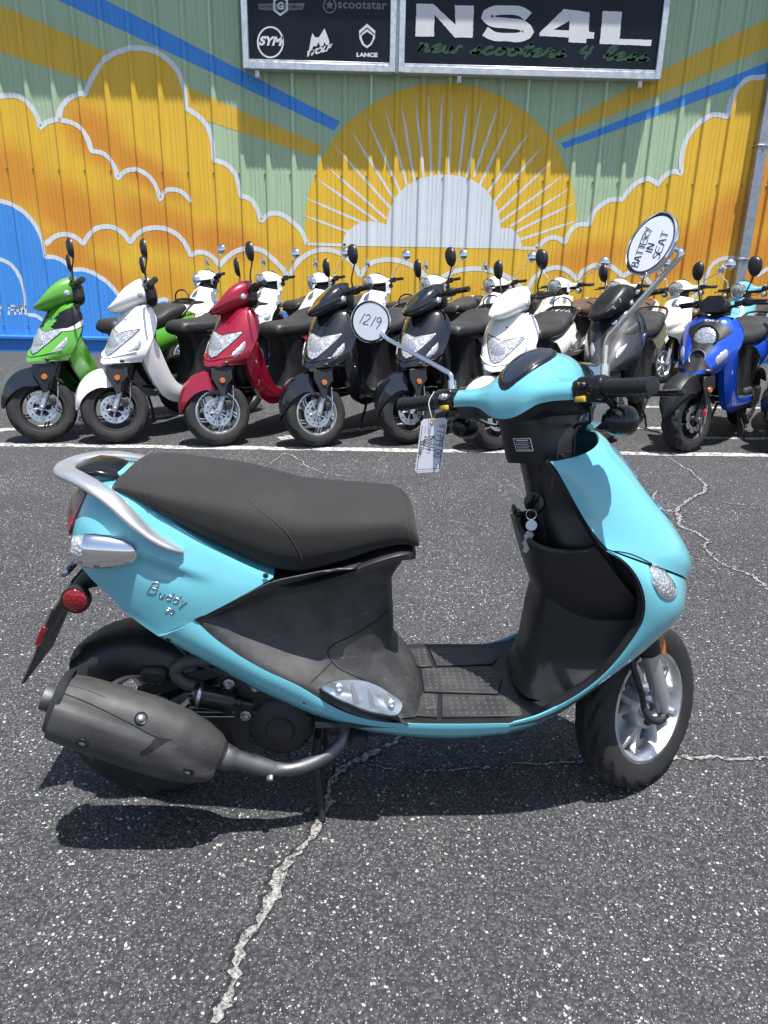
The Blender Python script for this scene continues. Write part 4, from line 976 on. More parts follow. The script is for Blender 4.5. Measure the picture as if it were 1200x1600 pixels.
    # ---- saddle
    rows = [(-.614, .778, -.604, .768, .055), (-.610, .802, -.590, .780, .098), (-.588, .821, -.560, .788, .126), (-.545, .827, -.522, .764, .141), (-.465, .822, -.440, .708, .151), (-.372, .812, -.350, .657, .156), (-.305, .797, -.288, .627, .157), (-.245, .781, -.238, .618, .154), (-.150, .771, -.142, .641, .145), (-.070, .765, -.066, .668, .134), (-.020, .757, -.016, .676, .124), (.004, .735, .006, .672, .116), (.014, .715, .015, .672, .108)]
    S = cr(rows, 60); P = []
    for tx, tz, bx, bz, w in S:
        ring = []
        for a in np.linspace(0, 2*math.pi, 44, endpoint=False):
            ca, sa = math.cos(a), math.sin(a); hh = .5+.5*np.sign(sa)*abs(sa)**(.55 if sa > 0 else .8)
            y = w*np.sign(ca)*abs(ca)**.50*(1.0 if hh > .35 else (.93+.2*hh)); hh = hh-.10*(abs(y)/w)**2*max(0, hh-.4)
            ring.append((bx+(tx-bx)*hh, -y, bz+(tz-bz)*hh))
        P.append(ring)
    seat = MB().loft(P); se = add(seat, 'saddle', SEATM, ang=55); PROTO[name+'_seat'] = seat.bvh()
    # ---- grab rail with pad
    path = cr([(-.455, .164, .694), (-.480, .169, .708), (-.508, .170, .726), (-.540, .165, .754), (-.580, .148, .787), (-.626, .119, .808), (-.672, .086, .819), (-.710, .046, .820), (-.724, .0, .819)], 26)
    wd = np.interp(np.linspace(0, 1, 26), [0, .06, .3, .6, .85, 1], [.008, .018, .020, .021, .023, .022]); th = np.interp(np.linspace(0, 1, 26), [0, .1, .5, 1], [.004, .008, .0085, .011])
    full = np.vstack([path*np.array([1, -1, 1]), (path[::-1])[1:]]); wd2 = np.r_[wd, wd[::-1][1:]]; th2 = np.r_[th, th[::-1][1:]]
    T = np.gradient(full, axis=0); T /= np.linalg.norm(T, axis=1, keepdims=True); P = []
    for p, t_, w, h in zip(full, T, wd2, th2):
        side = nrm(np.cross(t_, (0, 0, 1))); side = nrm(side+arr(0, 0, .35)*np.sign(-p[1])*0) ; up = nrm(np.cross(side, t_))
        P.append([p+side*w*np.sign(math.cos(a))*abs(math.cos(a))**.75+up*h*np.sign(math.sin(a))*abs(math.sin(a))**.75 for a in np.linspace(0, 2*math.pi, 16, endpoint=False)])
    gr_ = add(MB().loft(P), 'grab_rail', SILVER, ang=50)
    P = []
    for x, w, z0, z1 in ((-.702, .020, .816, .819), (-.694, .042, .816, .828), (-.668, .060, .814, .833), (-.640, .062, .810, .831), (-.612, .057, .802, .823), (-.598, .045, .798, .812), (-.594, .03, .798, .804)):
        P.append([(x, w*np.sign(math.cos(a))*abs(math.cos(a))**.6, (z0+z1)/2+(z1-z0)/2*np.sign(math.sin(a))*abs(math.sin(a))**.7) for a in np.linspace(0, 2*math.pi, 24, endpoint=False)])
    add(MB().loft(P), 'rail_pad', BLKG, gr_, 50)
    P[0:0] = []
    add(MB().box((-.64, 0, .806), (.10, .09, .024), bev=.008, seg=2), 'rail_base', TEAL, gr_)
    # ---- bullet rear indicators
    for s_ in (1, -1):
        pr = [(0, .112), (.010, .110), (.020, .102), (.029, .084), (.0345, .058), (.036, .03), (.0355, .012), (.034, .010), (.031, .010)]
        cpt = arr(-.652, -s_*.170, .698); ax = nrm((1, s_*.03, -.055)); body = MB().lathe(pr, cpt, ax, 32)
        P = np.array(body.v); body.v = [tuple(cpt+(q-cpt)*arr(1, .62, 1)) for q in P]
        si = add(body, 'rear_indicator', CHROME, ang=60)
        m = MB().lathe([(.031, .012), (.0305, .0), (.029, -.010), (.024, -.013), (0, -.014)], cpt, ax, 28); m.v = [tuple(cpt+(np.array(q)-cpt)*arr(1, .62, 1)) for q in m.v]
        add(m, 'indicator_lens', CLEARS, si)
    # ---- plate carrier with reflectors
    P = []
    for x, z, w, h in ((-.600, .590, .075, .030), (-.660, .590, .060, .030), (-.700, .575, .050, .028), (-.735, .548, .045, .022), (-.760, .515, .042, .012)):
        P.append([(x+h*.5*math.sin(a)*.8, w*np.sign(math.cos(a))*abs(math.cos(a))**.5, z+h*np.sign(math.sin(a))*abs(math.sin(a))**.6) for a in np.linspace(0, 2*math.pi, 20, endpoint=False)])
    pc = add(MB().loft(P), 'plate_carrier', BLK, ang=45)
    add(MB().prism([(-.085, 0), (.085, 0), (.085, .215), (.06, .25), (-.06, .25), (-.085, .215)], (-.850, 0, .345), (0, 1, 0), nrm((.46, 0, .9)), .006, .002), 'plate_holder', BLKM, pc, 30)
    add(MB().prism([(-.088, 0), (.088, 0), (.088, .10), (-.088, .10)], (-.806, 0, .446), (0, 1, 0), nrm((.46, 0, .9)), .008, .002), 'number_plate', GREY, pc, 30)
    for s_ in (1, -1):
        add(MB().box((-.788, -s_*.0895, .466), (.012, .006, .050), rot=np.array([[.9, 0, .43], [0, 1, 0], [-.43, 0, .9]]), bev=.0015), 'side_reflector', REDL, pc)
        rf = add(MB().lathe([(0, .010), (.022, .0095), (.0265, .006), (.028, 0), (.028, -.008), (.02, -.012), (0, -.012)], (-.700, -s_*.100, .558), (0, -s_, 0), 28), 'round_reflector', REDL, pc)
        add(MB().lathe([(.0265, .0065), (.0295, .006), (.0305, 0), (.030, -.010), (.012, -.013), (.01, -.05)], (-.700, -s_*.100, .558), (0, -s_, 0), 28), 'reflector_rim', BLK, rf)
    add(MB().box((-.742, 0, .588), (.012, .06, .016), bev=.004).tube([(-.742, -.028, .588), (-.742, -.045, .588)], .006, 8), 'plate_lamp', BLUEL, pc)
    # ---- rear wheel, mudguard, engine, exhaust
    RC = (-.588, 0, .209)
    wheel(root, RC, .209, .094, .132, ALLOY, 5, 'pair')
    P = []
    for a in np.linspace(R(46), R(134), 22):
        rr = .228+.012*math.sin((a-R(48))*1.2); row = []
        for q in np.linspace(-1, 1, 11): row.append((RC[0]+rr*(1-.10*abs(q)**2.5)*math.cos(a), .082*q, RC[2]+rr*(1-.10*abs(q)**2.5)*math.sin(a)))
        for q in (1,): row += []
        P.append(row)
    P = np.array(P); ex = P.copy(); sidew = .055
    lo = P[:, :1].copy(); hi = P[:, -1:].copy()
    for i in range(len(P)):
        c2 = arr(RC[0], 0, RC[2])
        for e in (lo, hi):
            d = nrm((e[i, 0]-c2)*arr(1, 0, 1)); e[i, 0] = e[i, 0]-d*sidew
    P = np.concatenate([lo, P, hi], axis=1)
    add(MB().shell(P, .004), 'rear_mudguard', BLK, ang=60)
    en = add(MB().box((-.36, .02, .25), (.24, .17, .15), bev=.03, seg=3).box((-.30, -.03, .33), (.14, .12, .12), bev=.02, seg=2).box((-.47, .09, .235), (.36, .055, .12), bev=.025, seg=3), 'engine_block', DARK)
    fc = add(MB().lathe([(0, .038), (.028, .038), (.032, .034), (.034, .030), (.060, .026), (.072, .018), (.077, .006), (.078, -.05)], (-.283, -.075, .237), (0, -1, 0), 40), 'fan_cover', DARK, en)
    for k in range(6):
        a = k*math.pi/3+.4; add(MB().lathe([(0, .006), (.005, .006), (.006, .0), (.008, 0), (.008, -.006)], (-.283+.070*math.cos(a), -.094, .237+.070*math.sin(a)), (0, -1, 0), 8), 'bolt', DARK, en)
    add(MB().prism([(0, 0), (.06, -.01), (.075, -.06), (.068, -.13), (.085, -.20), (.02, -.22), (.005, -.15), (-.018, -.09)], (-.405, -.080, .385), (1, 0, 0), (0, 0, 1), .012, .003), 'engine_bracket', DARK, en)
    for xx, zz in ((-.352, .372), (-.360, .270), (-.393, .352), (-.335, .345)): add(MB().lathe([(0, .014), (.006, .014), (.008, .012), (.008, .004), (.013, .003), (.013, -.003)], (xx, -.096, zz), (0, -1, 0), 8), 'bolt', STEEL, en, 25)
    add(MB().tube([(-.325, -.07, .392), (-.38, -.085, .405), (-.44, -.095, .412), (-.490, -.10, .405), (-.508, -.10, .385), (-.495, -.10, .362), (-.462, -.10, .345)], .0135, 12, smooth=40), 'breather_hose', HOSE, en)
    for k in range(6): add(MB().box((-.435, -.045, .268+k*.012), (.10, .11, .0035), bev=.001), 'cooling_fin', ALLOY, en)
    add(MB().box((-.545, -.075, .345), (.05, .03, .02), rot=np.array([[.9, 0, .43], [0, 1, 0], [-.43, 0, .9]]), bev=.004).box((-.485, -.07, .375), (.025, .02, .05), bev=.004), 'alloy_bracket', ALLOY, en)
    add(MB().tube([(-.52, -.06, .44), (-.47, -.08, .40), (-.40, -.09, .375), (-.33, -.085, .36)], .004, 6, smooth=20), 'throttle_cable', HOSE, en)
    cn = add(MB().lathe([(0, -.046), (.026, -.046), (.028, -.042), (.028, .040), (.026, .046), (.012, .047), (.012, .06), (.009, .062), (.009, .085), (0, .085)], (-.425, -.105, .322), nrm((1, 0, -.22)), 24), 'air_valve_canister', BLKG, en, 30)
    add(MB().lathe([(.0292, -.036), (.0300, -.034), (.0300, -.030), (.0292, -.028)], (-.425, -.105, .322), nrm((1, 0, -.22)), 24, closed=True).tube([(-.462, -.128, .335), (-.466, -.13, .356)], .003, 6), 'hose_clamp', STEEL, cn)
    add(MB().box((-.50, -.085, .352), (.20, .012, .030), rot=np.array([[.95, 0, .3], [0, 1, 0], [-.3, 0, .95]]).T, bev=.004).box((-.555, -.09, .372), (.06, .03, .04), bev=.01), 'rear_arm', DARK, en)
    for xx, zz in ((-.462, .338), (-.545, .362)): add(MB().lathe([(0, .008), (.008, .008), (.009, .004), (.012, .003), (.012, -.003)], (xx, -.092, zz), (0, -1, 0), 8), 'bolt', STEEL, en, 25)
    add(MB().lathe([(0, -.10), (.014, -.10), (.018, -.09), (.018, .09), (.014, .10), (0, .10)], (-.555, .10, .48), nrm((-.3, 0, 1)), 14), 'shock_absorber', DARK, en)
    # muffler
    A0, A1 = arr(-.728, -.205, .384), arr(-.390, -.185, .240); d = nrm(A1-A0); Ln = np.linalg.norm(A1-A0); sd = nrm(np.cross(d, (0, 0, 1))); up = np.cross(sd, d)
    P = []
    for f, h, w, dz in ((0, .030, .022, 0), (.004, .046, .036, 0), (.012, .052, .045, 0), (.05, .057, .052, .001), (.14, .061, .056, .002), (.35, .066, .058, 0), (.55, .068, .058, -.002), (.72, .065, .055, -.006), (.86, .056, .047, -.010), (.95, .042, .036, -.012), (1.0, .026, .024, -.012)):
        c = A0+d*Ln*f+up*dz
        P.append([c+up*h*np.sign(math.sin(a))*abs(math.sin(a))**.82+sd*w*np.sign(math.cos(a))*abs(math.cos(a))**.82 for a in np.linspace(0, 2*math.pi, 36, endpoint=False)])
    mu = add(MB().loft(P), 'muffler', SHIELDM, ang=50); mub = MB().loft(P).bvh()
    # heat shield over its outer face, with a raised lower panel, slot and bolts
    P = []
    for f in np.linspace(.035, .97, 34):
        h = lin(f, [0, .05, .14, .35, .55, .72, .86, .95, 1], [.050, .057, .061, .066, .068, .065, .056, .042, .026]); w = lin(f, [0, .05, .14, .35, .55, .72, .86, .95, 1], [.045, .052, .056, .058, .058, .055, .047, .036, .024]); dz = lin(f, [0, .14, .35, .55, .72, .86, 1], [0, .002, 0, -.002, -.006, -.010, -.012])
        c = A0+d*Ln*f+up*dz; row = []
        for a in np.linspace(-R(84), R(92), 26):
            lip = lin(f, [0, .62, .74, 1], [R(24), R(14), R(2), R(-20)]); e = .0065+.010/(1+math.exp((a-lip)/.03))
            row.append(c+up*(h+e)*np.sign(math.sin(a))*abs(math.sin(a))**.82+sd*(w+e)*abs(math.cos(a))**.82)
        P.append(row)
    hs = MB().shell(np.array(P), .003); hs_ = add(hs, 'heat_shield', SHIELDM, mu, 60); hb = hs.bvh(); PROTO[name+'_hs'] = hb
    def onmuf(f, a, l=0.0):
        c = A0+d*Ln*f; dr = up*math.sin(a)+sd*math.cos(a); h = hb.ray_cast(Vector(c+dr*.3), Vector(-dr)); q = np.array(h[0]) if h[0] else c+dr*.07; return q+dr*l, dr
    for f, a in ((.235, R(-18)), (.475, R(48)), (.82, R(-22))):
        q, dr = onmuf(f, a); wsh = add(MB().lathe([(.0, -.003), (.009, -.003), (.0095, .0005), (.0125, .0015), (.0135, -.001)], q, dr, 20), 'shield_grommet', BLKG, mu); add(MB().lathe([(0, .003), (.0045, .003), (.006, .002), (.0062, -.003)], q, dr, 12), 'shield_bolt', STEEL, mu)
    P = []
    for f, h, w, dz in ((-.006, .020, .016, 0), (-.002, .046, .038, 0), (.006, .060, .052, 0), (.040, .068, .061, .001), (.052, .066, .060, .001)):
        c = A0+d*Ln*f+up*dz; P.append([c+up*h*sup_(math.sin(a), .82)+sd*w*sup_(math.cos(a), .82) for a in np.linspace(0, 2*math.pi, 36, endpoint=False)])
    add(MB().grid(np.array(P), False, True), 'end_cap', DARK, mu, 40)
    add(MB().lathe([(0, -.012), (.018, -.012), (.021, -.010), (.021, -.018), (.026, -.020), (.027, .01), (.02, .02)], A0, d, 24), 'tail_pipe', IRON, mu)
    A2 = A1+d*.006-up*.012; cd_ = nrm(arr(-.296, -.174, .186)-A2)
    add(MB().lathe([(.026, -.012), (.028, -.002), (.024, .012), (.021, .022), (.0205, .07), (.0165, .11)], A2, cd_, 22), 'exhaust_cone', IRON, mu)
    xp = add(MB().tube([A2+cd_*.100, (-.262, -.168, .180), (-.215, -.158, .186), (-.165, -.142, .206), (-.137, -.120, .234), (-.145, -.085, .265), (-.18, -.06, .280)], .0155, 14, smooth=44), 'exhaust_pipe', IRON, mu)
    add(MB().lathe([(0, .012), (.006, .012), (.008, .010), (.008, -.004)], (-.298, -.186, .179), (0, -.8, -.6), 8), 'bolt', STEEL, mu)
    # centre stand
    stn = MB()
    for s_ in (1, -1): stn.tube([(-.20, -s_*.07, .19), (-.205, -s_*.085, .15), (-.195, -s_*.112, .06), (-.188, -s_*.128, .006)], [.010, .010, .009, .008], 8)
    stn.tube([(-.20, -.075, .185), (-.20, .075, .185)], .011, 8); add(stn, 'centre_stand', DARK)
    add(MB().box((.05, 0, .225), (.46, .20, .03), bev=.01).tube([(.20, 0, .25), (.32, 0, .30), (.42, 0, .46), (.40, 0, .62)], .03, 12), 'frame_tube', DARK)
    add(MB().lathe([(0, .03), (.016, .03), (.02, .02), (.02, -.02)], (-.105, -.12, .235), (0, -1, 0), 14), 'stand_rubber', DARK)
    # ---- front wheel and fork (steered)
    FC = (.606, 0, .209)
    wheel(root, FC, .209, .086, .135, ALLOY, 5, 'pair', key=K)
    for s_ in (1, -1):
        ax = AX[K][1]; b = arr(FC[0]+.004, -s_*.072, FC[2]+.004)
        f1 = add(MB().tube([b+ax*-.015, b+ax*.02, b+ax*.13, b+ax*.17], [.017, .021, .0215, .021], 16).lathe([(0, .03), (.010, .03), (.012, .024), (.012, -.02)], b, (0, -s_, 0), 12), 'fork_leg', SILVER, st=True)
        add(MB().lathe([(.021, .0), (.027, .004), (.029, .03), (.029, .12), (.026, .15), (.022, .16)], b+ax*.165, ax, 18), 'fork_shroud', DARK, f1)
        add(MB().prism(cr([(-.012, .034), (.012, .034), (.014, 0), (.004, -.022), (-.006, -.022), (-.014, 0)], 20, True), b+ax*.185+arr(.020, -s_*.026, 0), (.9, 0, .1), ax, .006 if s_ < 0 else -.006, .001), 'fork_reflector', AMBER, f1)
        add(MB().lathe([(0, .022), (.008, .022), (.0105, .018), (.0105, .004), (.016, .002), (.016, -.02)], b, (0, -s_, 0), 8), 'axle_nut', STEEL, f1, 25)
    cb = add(MB().tube([(.545, -.060, .235), (.556, -.070, .205), (.585, -.078, .195), (.61, -.075, .205)], [.008, .009, .011, .012], 10, smooth=18).tube([(.50, -.05, .40), (.505, -.065, .33), (.525, -.07, .27), (.545, -.06, .235)], .0075, 10, smooth=18), 'brake_cable', DARK, st=True)
    add(MB().lathe([(.045, -.040), (.052, -.038), (.055, -.03), (.055, .01)], FC, (0, 1, 0), 26), 'brake_drum', ALLOY, st=True)
    # ---- headset (steered): turquoise cover, black lower half, dial, lamp
    stn_ = [(-.165, [(.183, .966), (.183, .984), (.197, .999), (.213, .999), (.227, .984), (.228, .966)]), (-.105, [(.179, .965), (.179, .984), (.195, .999), (.219, 1.001), (.240, .988), (.243, .966)]), (-.080, [(.177, .961), (.177, .984), (.195, 1.001), (.236, 1.012), (.272, 1.0), (.290, .965)]), (-.062, [(.174, .953), (.174, .984), (.195, 1.008), (.262, 1.034), (.322, 1.018), (.348, .963)]), (-.045, [(.171, .945), (.171, .985), (.195, 1.015), (.278, 1.053), (.350, 1.033), (.384, .960)]), (-.023, [(.170, .938), (.170, .985), (.196, 1.021), (.284, 1.063), (.366, 1.046), (.402, .957)]), (0, [(.170, .936), (.170, .985), (.196, 1.022), (.285, 1.065), (.370, 1.050), (.408, .956)])]
    stn_ = stn_+[(-y, p) for y, p in stn_[-2::-1]]
    ys = np.linspace(0, 1, 49); sec = np.array([[(p[0], y, p[1]) for p in cr(q, 22)] for y, q in stn_]); P = np.array([cr(sec[:, j], 49) for j in range(22)]).transpose(1, 0, 2)
    top = MB().shell(P, .003); hc = add(top, 'headset_cover', TEAL, ang=60, st=True); PROTO[name+'_head'] = top.bvh()
    sec2 = []
    for y, q in stn_:
        e0, e1 = q[0], q[-1]; dep = lin(abs(y), [0, .035, .06, .08, .105, .165], [.012, .012, .014, .020, .024, .022]); mx = (e0[0]+e1[0])/2
        sec2.append([(p[0], y, p[1]) for p in cr([(e0[0]+.002, e0[1]+.004), (e0[0]+.012, e0[1]-dep*.6), (mx-.01, min(e0[1], e1[1])-dep), (mx+.02, min(e0[1], e1[1])-dep), (e1[0]-.006, e1[1]-dep*.6), (e1[0]-.002, e1[1]+.004)], 18)])
    sec2 = np.array(sec2); P = np.array([cr(sec2[:, j], 49) for j in range(18)]).transpose(1, 0, 2); P2 = MB().grid(P)
    for e in (P[0], P[-1]): P2.add(e, [tuple(range(len(e)))])
    lowc = add(P2, 'headset_lower', BLK, ang=55, st=True)
    P = []
    for z, x0, x1, w in ((.962, .175, .375, .055), (.945, .177, .37, .056), (.920, .184, .360, .058), (.890, .194, .345, .060), (.855, .206, .335, .062), (.842, .211, .332, .061)):
        P.append([((x0+x1)/2+(x1-x0)/2*np.sign(math.cos(a))*abs(math.cos(a))**.62, w*np.sign(math.sin(a))*abs(math.sin(a))**.62, z) for a in np.linspace(0, 2*math.pi, 28, endpoint=False)])
    nk = MB().loft(P); nko = add(nk, 'headset_neck', BLK, lowc, 50); nb = nk.bvh()
    # warning label on the rider's side
    def lab(y, z, l): h = nb.ray_cast(Vector((0, y, z)), Vector((1, 0, 0))); p = h[0] or Vector((.19, y, z)); return (p.x-l, y, z)
    G = [[lab(y, z, .0006) for z in np.linspace(.868, .895, 4)] for y in np.linspace(.001, -.040, 6)]
    lb = add(MB().grid(np.array(G)), 'warning_label', INK, nko)
    m = MB()
    for a, b, c2, d2 in ((.001, -.040, .8935, .895), (.001, -.040, .868, .8695), (.001, -.0005, .868, .895), (-.0385, -.040, .868, .895), (-.006, -.034, .8895, .8915)): m.grid([[lab(y, z, .0012) for z in (c2, d2)] for y in np.linspace(a, b, 5)])
    for k in range(5): m.grid([[lab(y, z, .0012) for z in (.8715+k*.0034, .8724+k*.0034)] for y in np.linspace(-.003, -.036+.004*(k % 2), 5)])
    add(m, 'label_print', WHITEP, lb); tag(lb.children[0], kind='stuff')
    # dial
    bt = top.bvh(); P = []
    el = [(.240+.064*math.cos(a), .047*math.sin(a), 1.1) for a in np.linspace(0, 2*math.pi, 32, endpoint=False)]
    dz = lambda p, f, l: tuple(np.array((lambda h: h[0] if h[0] else (p[0], p[1], 1.03))(bt.ray_cast(Vector((p[0], p[1], 1.2)), Vector((0, 0, -1)))))+np.array((0, 0, l)))
    cen = np.array([.240, 0, 1.1])
    for f, l in ((1.0, .0), (1.0, .004), (.92, .008), (.6, .012), (.3, .0135), (.03, .014)): P.append([dz(cen+(np.array(q)-cen)*f, f, l) for q in el])
    di = add(MB().grid(np.array(P), False, True), 'dial_glass', GLASSK, hc, 60)
    add(MB().grid(np.array([[dz(cen+(np.array(q)-cen)*f, f, l) for q in el] for f, l in ((1.10, -.001), (1.08, .005), (1.0, .0055))]), False, True), 'dial_rim', BLKG, hc, 50)
    # head lamp
    hl = add(MB().lathe([(.075, -.035), (.077, .0), (.078, .006), (.074, .011), (.069, .009)], (.408, 0, .972), nrm((1, 0, -.12)), 36), 'lamp_bezel', CHROME, hc)
    add(MB().lathe([(.070, .006), (.058, .017), (.04, .024), (.02, .028), (0, .029)], (.408, 0, .972), nrm((1, 0, -.12)), 36), 'lamp_lens', CLEARL, hl)
    # bars, grips, switch blocks, levers, indicators, mirrors
    for s_ in (1, -1):
        y = lambda q: -s_*q
        grip(root, (.192, y(.212), .985), (.168, y(.340), .980), .0148, K)
        sw = add(MB().box((.200, y(.192), .982), (.050, .042, .050), bev=.010, seg=3).box((.197, y(.176), .983), (.040, .03, .038), bev=.008, seg=2), 'switch_block', BLKG, st=True)
        add(MB().box((.172, y(.188), .966), (.010, .022, .011), bev=.002, seg=2), 'horn_button' if s_ < 0 else 'starter_button', YELB, sw)
        add(MB().box((.172, y(.188), .990), (.012, .026, .012), bev=.003).box((.168, y(.186), .990), (.008, .008, .014), bev=.002), 'switch_rocker', ALLOY if s_ < 0 else BLK, sw)
        add(MB().lathe([(0, .022), (.020, .022), (.023, .018), (.023, -.004), (.020, -.008)], (.193, y(.206), .985), (0, -s_, 0), 22), 'throttle_drum' if s_ > 0 else 'grip_collar', BLKG, sw)
        add(MB().prism([(0, 0), (.020, .004), (.026, .05), (.018, .14), (.010, .178), (0, .182), (-.006, .172), (.002, .13), (.008, .05)], (.232, y(.175), .966), nrm((1, 0, .08)), (0, -s_, -.03), .011 if s_ < 0 else -.011, .003, 2).lathe([(0, -.006), (.012, -.006), (.012, .02), (0, .02)], (.235, y(.180), .962), (0, 0, 1), 12), 'brake_lever', BLKG, st=True)
        pod = add(MB().lathe([(0, -.044), (.012, -.042), (.022, -.034), (.028, -.018), (.0295, .0), (.029, .012), (.027, .015)], (.262, y(.212), .922), nrm((1, 0, -.05)), 26).tube([(.25, y(.206), .95), (.235, y(.19), .972)], .008, 8), 'front_indicator', BLKG, st=True)
        add(MB().lathe([(.027, .013), (.022, .021), (.013, .025), (0, .027)], (.262, y(.212), .922), nrm((1, 0, -.05)), 26), 'indicator_lens', CLEARS, pod)
    for y0, y1 in ((-.175, -.03), (.175, .03)): add(MB().tube([(.215, y0, .955), (.262, y0*.8, .925), (.325, y1*1.6, .905), (.345, y1, .87), (.335, y1*.8, .80)], .0042, 8, smooth=24), 'brake_cable', BLK, st=True)
    def mirror_(s_, root_p, pts, cpt, nv, mat=CHROME):
        stem = add(MB().tube(fillet(pts), .0052, 10).lathe([(.007, 0), (.0095, .002), (.0095, .024), (.006, .028)], pts[0], nrm(np.array(pts[1])-np.array(pts[0])), 12), 'mirror', mat, st=True)
        add(MB().lathe([(0, -.020), (.018, -.018), (.036, -.011), (.048, -.002), (.0525, .005), (.053, .009), (.0505, .011), (.0495, .0085)], cpt, nv, 40), 'mirror_shell', mat, stem)
        add(MB().lathe([(.0505, .0078), (.0470, .0090), (.0465, .0084)], cpt, nv, 36), 'mirror_gasket', BLKG, stem)
        add(MB().lathe([(.048, .0082), (.03, .0084), (0, .0085)], cpt, nv, 36), 'mirror_glass', MIRG, stem); return stem
    for s_ in (1, -1):
        pts, cpt, nv = MIRR[s_]
        mirror_(s_, pts[0], pts, cpt, nrm(nv))
    return root
hero = retro('motor_scooter')
hero.location = HO; hero.rotation_euler = (0, 0, HRZ)
SMH = steer_matrix('retro', HSTEER)
for o in hero.children_recursive:
    if o.data and o.data.name in STEERED: o.matrix_basis = SMH
tag(hero, 'turquoise retro scooter with black seat standing in the foreground', 'scooter')
HM = Matrix.Translation(Vector(HO)) @ Matrix.Rotation(HRZ, 4, 'Z'); HMI = HM.inverted()
def hray(px, py): return HMI @ Vector(CAM), (HMI.to_3x3() @ Vector(ray(px, py))).normalized()
def hdrape(bv, pts, lift=.0015):
    out = []
    for p in pts:
        o, d = hray(*p); h = bv.ray_cast(o, d)
        if h[0]: n = h[1] if h[1].dot(d) < 0 else -h[1]; out.append(np.array(h[0]+n*lift))
    return np.array(out)
# chrome script on the cowl
cv = PROTO['motor_scooter_cowl']; cowl_o = [c for c in hero.children if c.name.startswith('rear_cowl')][0]
def script_on(word, p0, p1, h, r, nm, slant=.25):
    st, adv = strokes(word, slant); p0, p1 = np.array(p0, float), np.array(p1, float); ux = (p1-p0)/adv; uy = np.array([.12, -1.0])*h
    m = MB()
    for q in st:
        P = hdrape(cv, [tuple(p0+ux*a+uy*b) for a, b in q], .0002)
        if len(P) > 1: m.tube(P, r, 6)
    return m.build(nm, STEEL, cowl_o)
script_on('B', (229, 925), (246, 930), 19, .0014, 'badge_letter'); script_on('uddy', (247, 932), (291, 948), 14, .0012, 'badge_letters'); script_on('50', (257, 956), (272, 960), 7.5, .0008, 'badge_number')
# stitched seams on the saddle, panel joints on the black cover
seat_o = [c for c in hero.children if c.name.startswith('saddle')][0]; sb = PROTO['motor_scooter_seat']
def seam(pts, n=90):
    P = hdrape(sb, cr(pts, n), .0006); m = MB(); g = MB().tube(P, .0009, 5)
    for i in range(0, len(P)-2, 2): m.tube([P[i], P[i]*.35+P[i+1]*.65], .0011, 5)
    tag(m.build('seam_stitches', STITCH, seat_o), kind='stuff'); g.build('seam_cord', SEATV, seat_o)
seam([(218, 722), (219, 735), (222, 752), (227, 772), (232, 790)], 34)
seam([(388, 731), (381, 742), (378, 756), (383, 772), (400, 792), (425, 812), (448, 832), (466, 860), (480, 890), (485, 898)], 84)
seam([(623, 767), (630, 790), (636, 820), (639, 845)], 44)
cb_ = PROTO['motor_scooter_cov']; cov_o = [c for c in hero.children if c.name.startswith('seat_base_cover')][0]
JOINT = m_flat('joint_shadow_gap', (.004, .004, .004), .8)
def joint(pts, bv, par, r=.0014, n=50):
    P = hdrape(bv, cr(pts, n), .0001)
    if len(P) > 2: MB().tube(P, r, 6).build('panel_joint', JOINT, par)
joint([(606, 953), (588, 970), (565, 985), (540, 998), (520, 1008), (512, 1019), (516, 1030), (528, 1043), (545, 1052), (570, 1062)], cb_, cov_o)
joint([(518, 1034), (503, 1050), (486, 1066)], cb_, cov_o)
lap_b = PROTO['motor_scooter_lap']; uap_b = PROTO['motor_scooter_uap']
joint([(304, 968), (360, 944), (400, 926), (431, 910)], cv, cowl_o, .0013, 30)
joint([(952, 860), (983, 865), (1007, 875), (1033, 891), (1049, 906), (1056, 917)], uap_b, [c for c in hero.children if c.name.startswith('upper_apron')][0], .0012, 40)
joint([(789, 1126), (788, 1140), (786, 1152)], lap_b, [c for c in hero.children if c.name.startswith('lower_apron')][0], .0010, 12)
hsb = PROTO['motor_scooter_hs']; muf = [c for c in hero.children if c.name.startswith('muffler')][0]
def decal(bv, px, nm, mat, par, lift=.0012, n=36, k=5):
    O = cr(px, n, True) if n else np.array(px, float); c = O.mean(0); G = [hdrape(bv, c+(O-c)*f, lift) for f in np.linspace(1, .04, k)]
    if all(len(g) == len(O) for g in G): MB().grid(np.array(G), False, True).build(nm, mat, par)
decal(hsb, [(219, 1177), (232, 1166), (246, 1151), (259, 1156), (246, 1168)], 'shield_slot', JOINT, muf, .0010, 20, 4)
joint([(86, 1079), (120, 1091), (165, 1111), (205, 1131), (245, 1151), (268, 1156)], hsb, muf, .0012, 40)
joint([(106, 1070), (135, 1078), (165, 1090)], hsb, muf, .0006, 20); joint([(102, 1079), (106, 1070)], hsb, muf, .0006, 6)
joint([(219, 1178), (240, 1170), (262, 1157)], hsb, muf, .0014, 20)
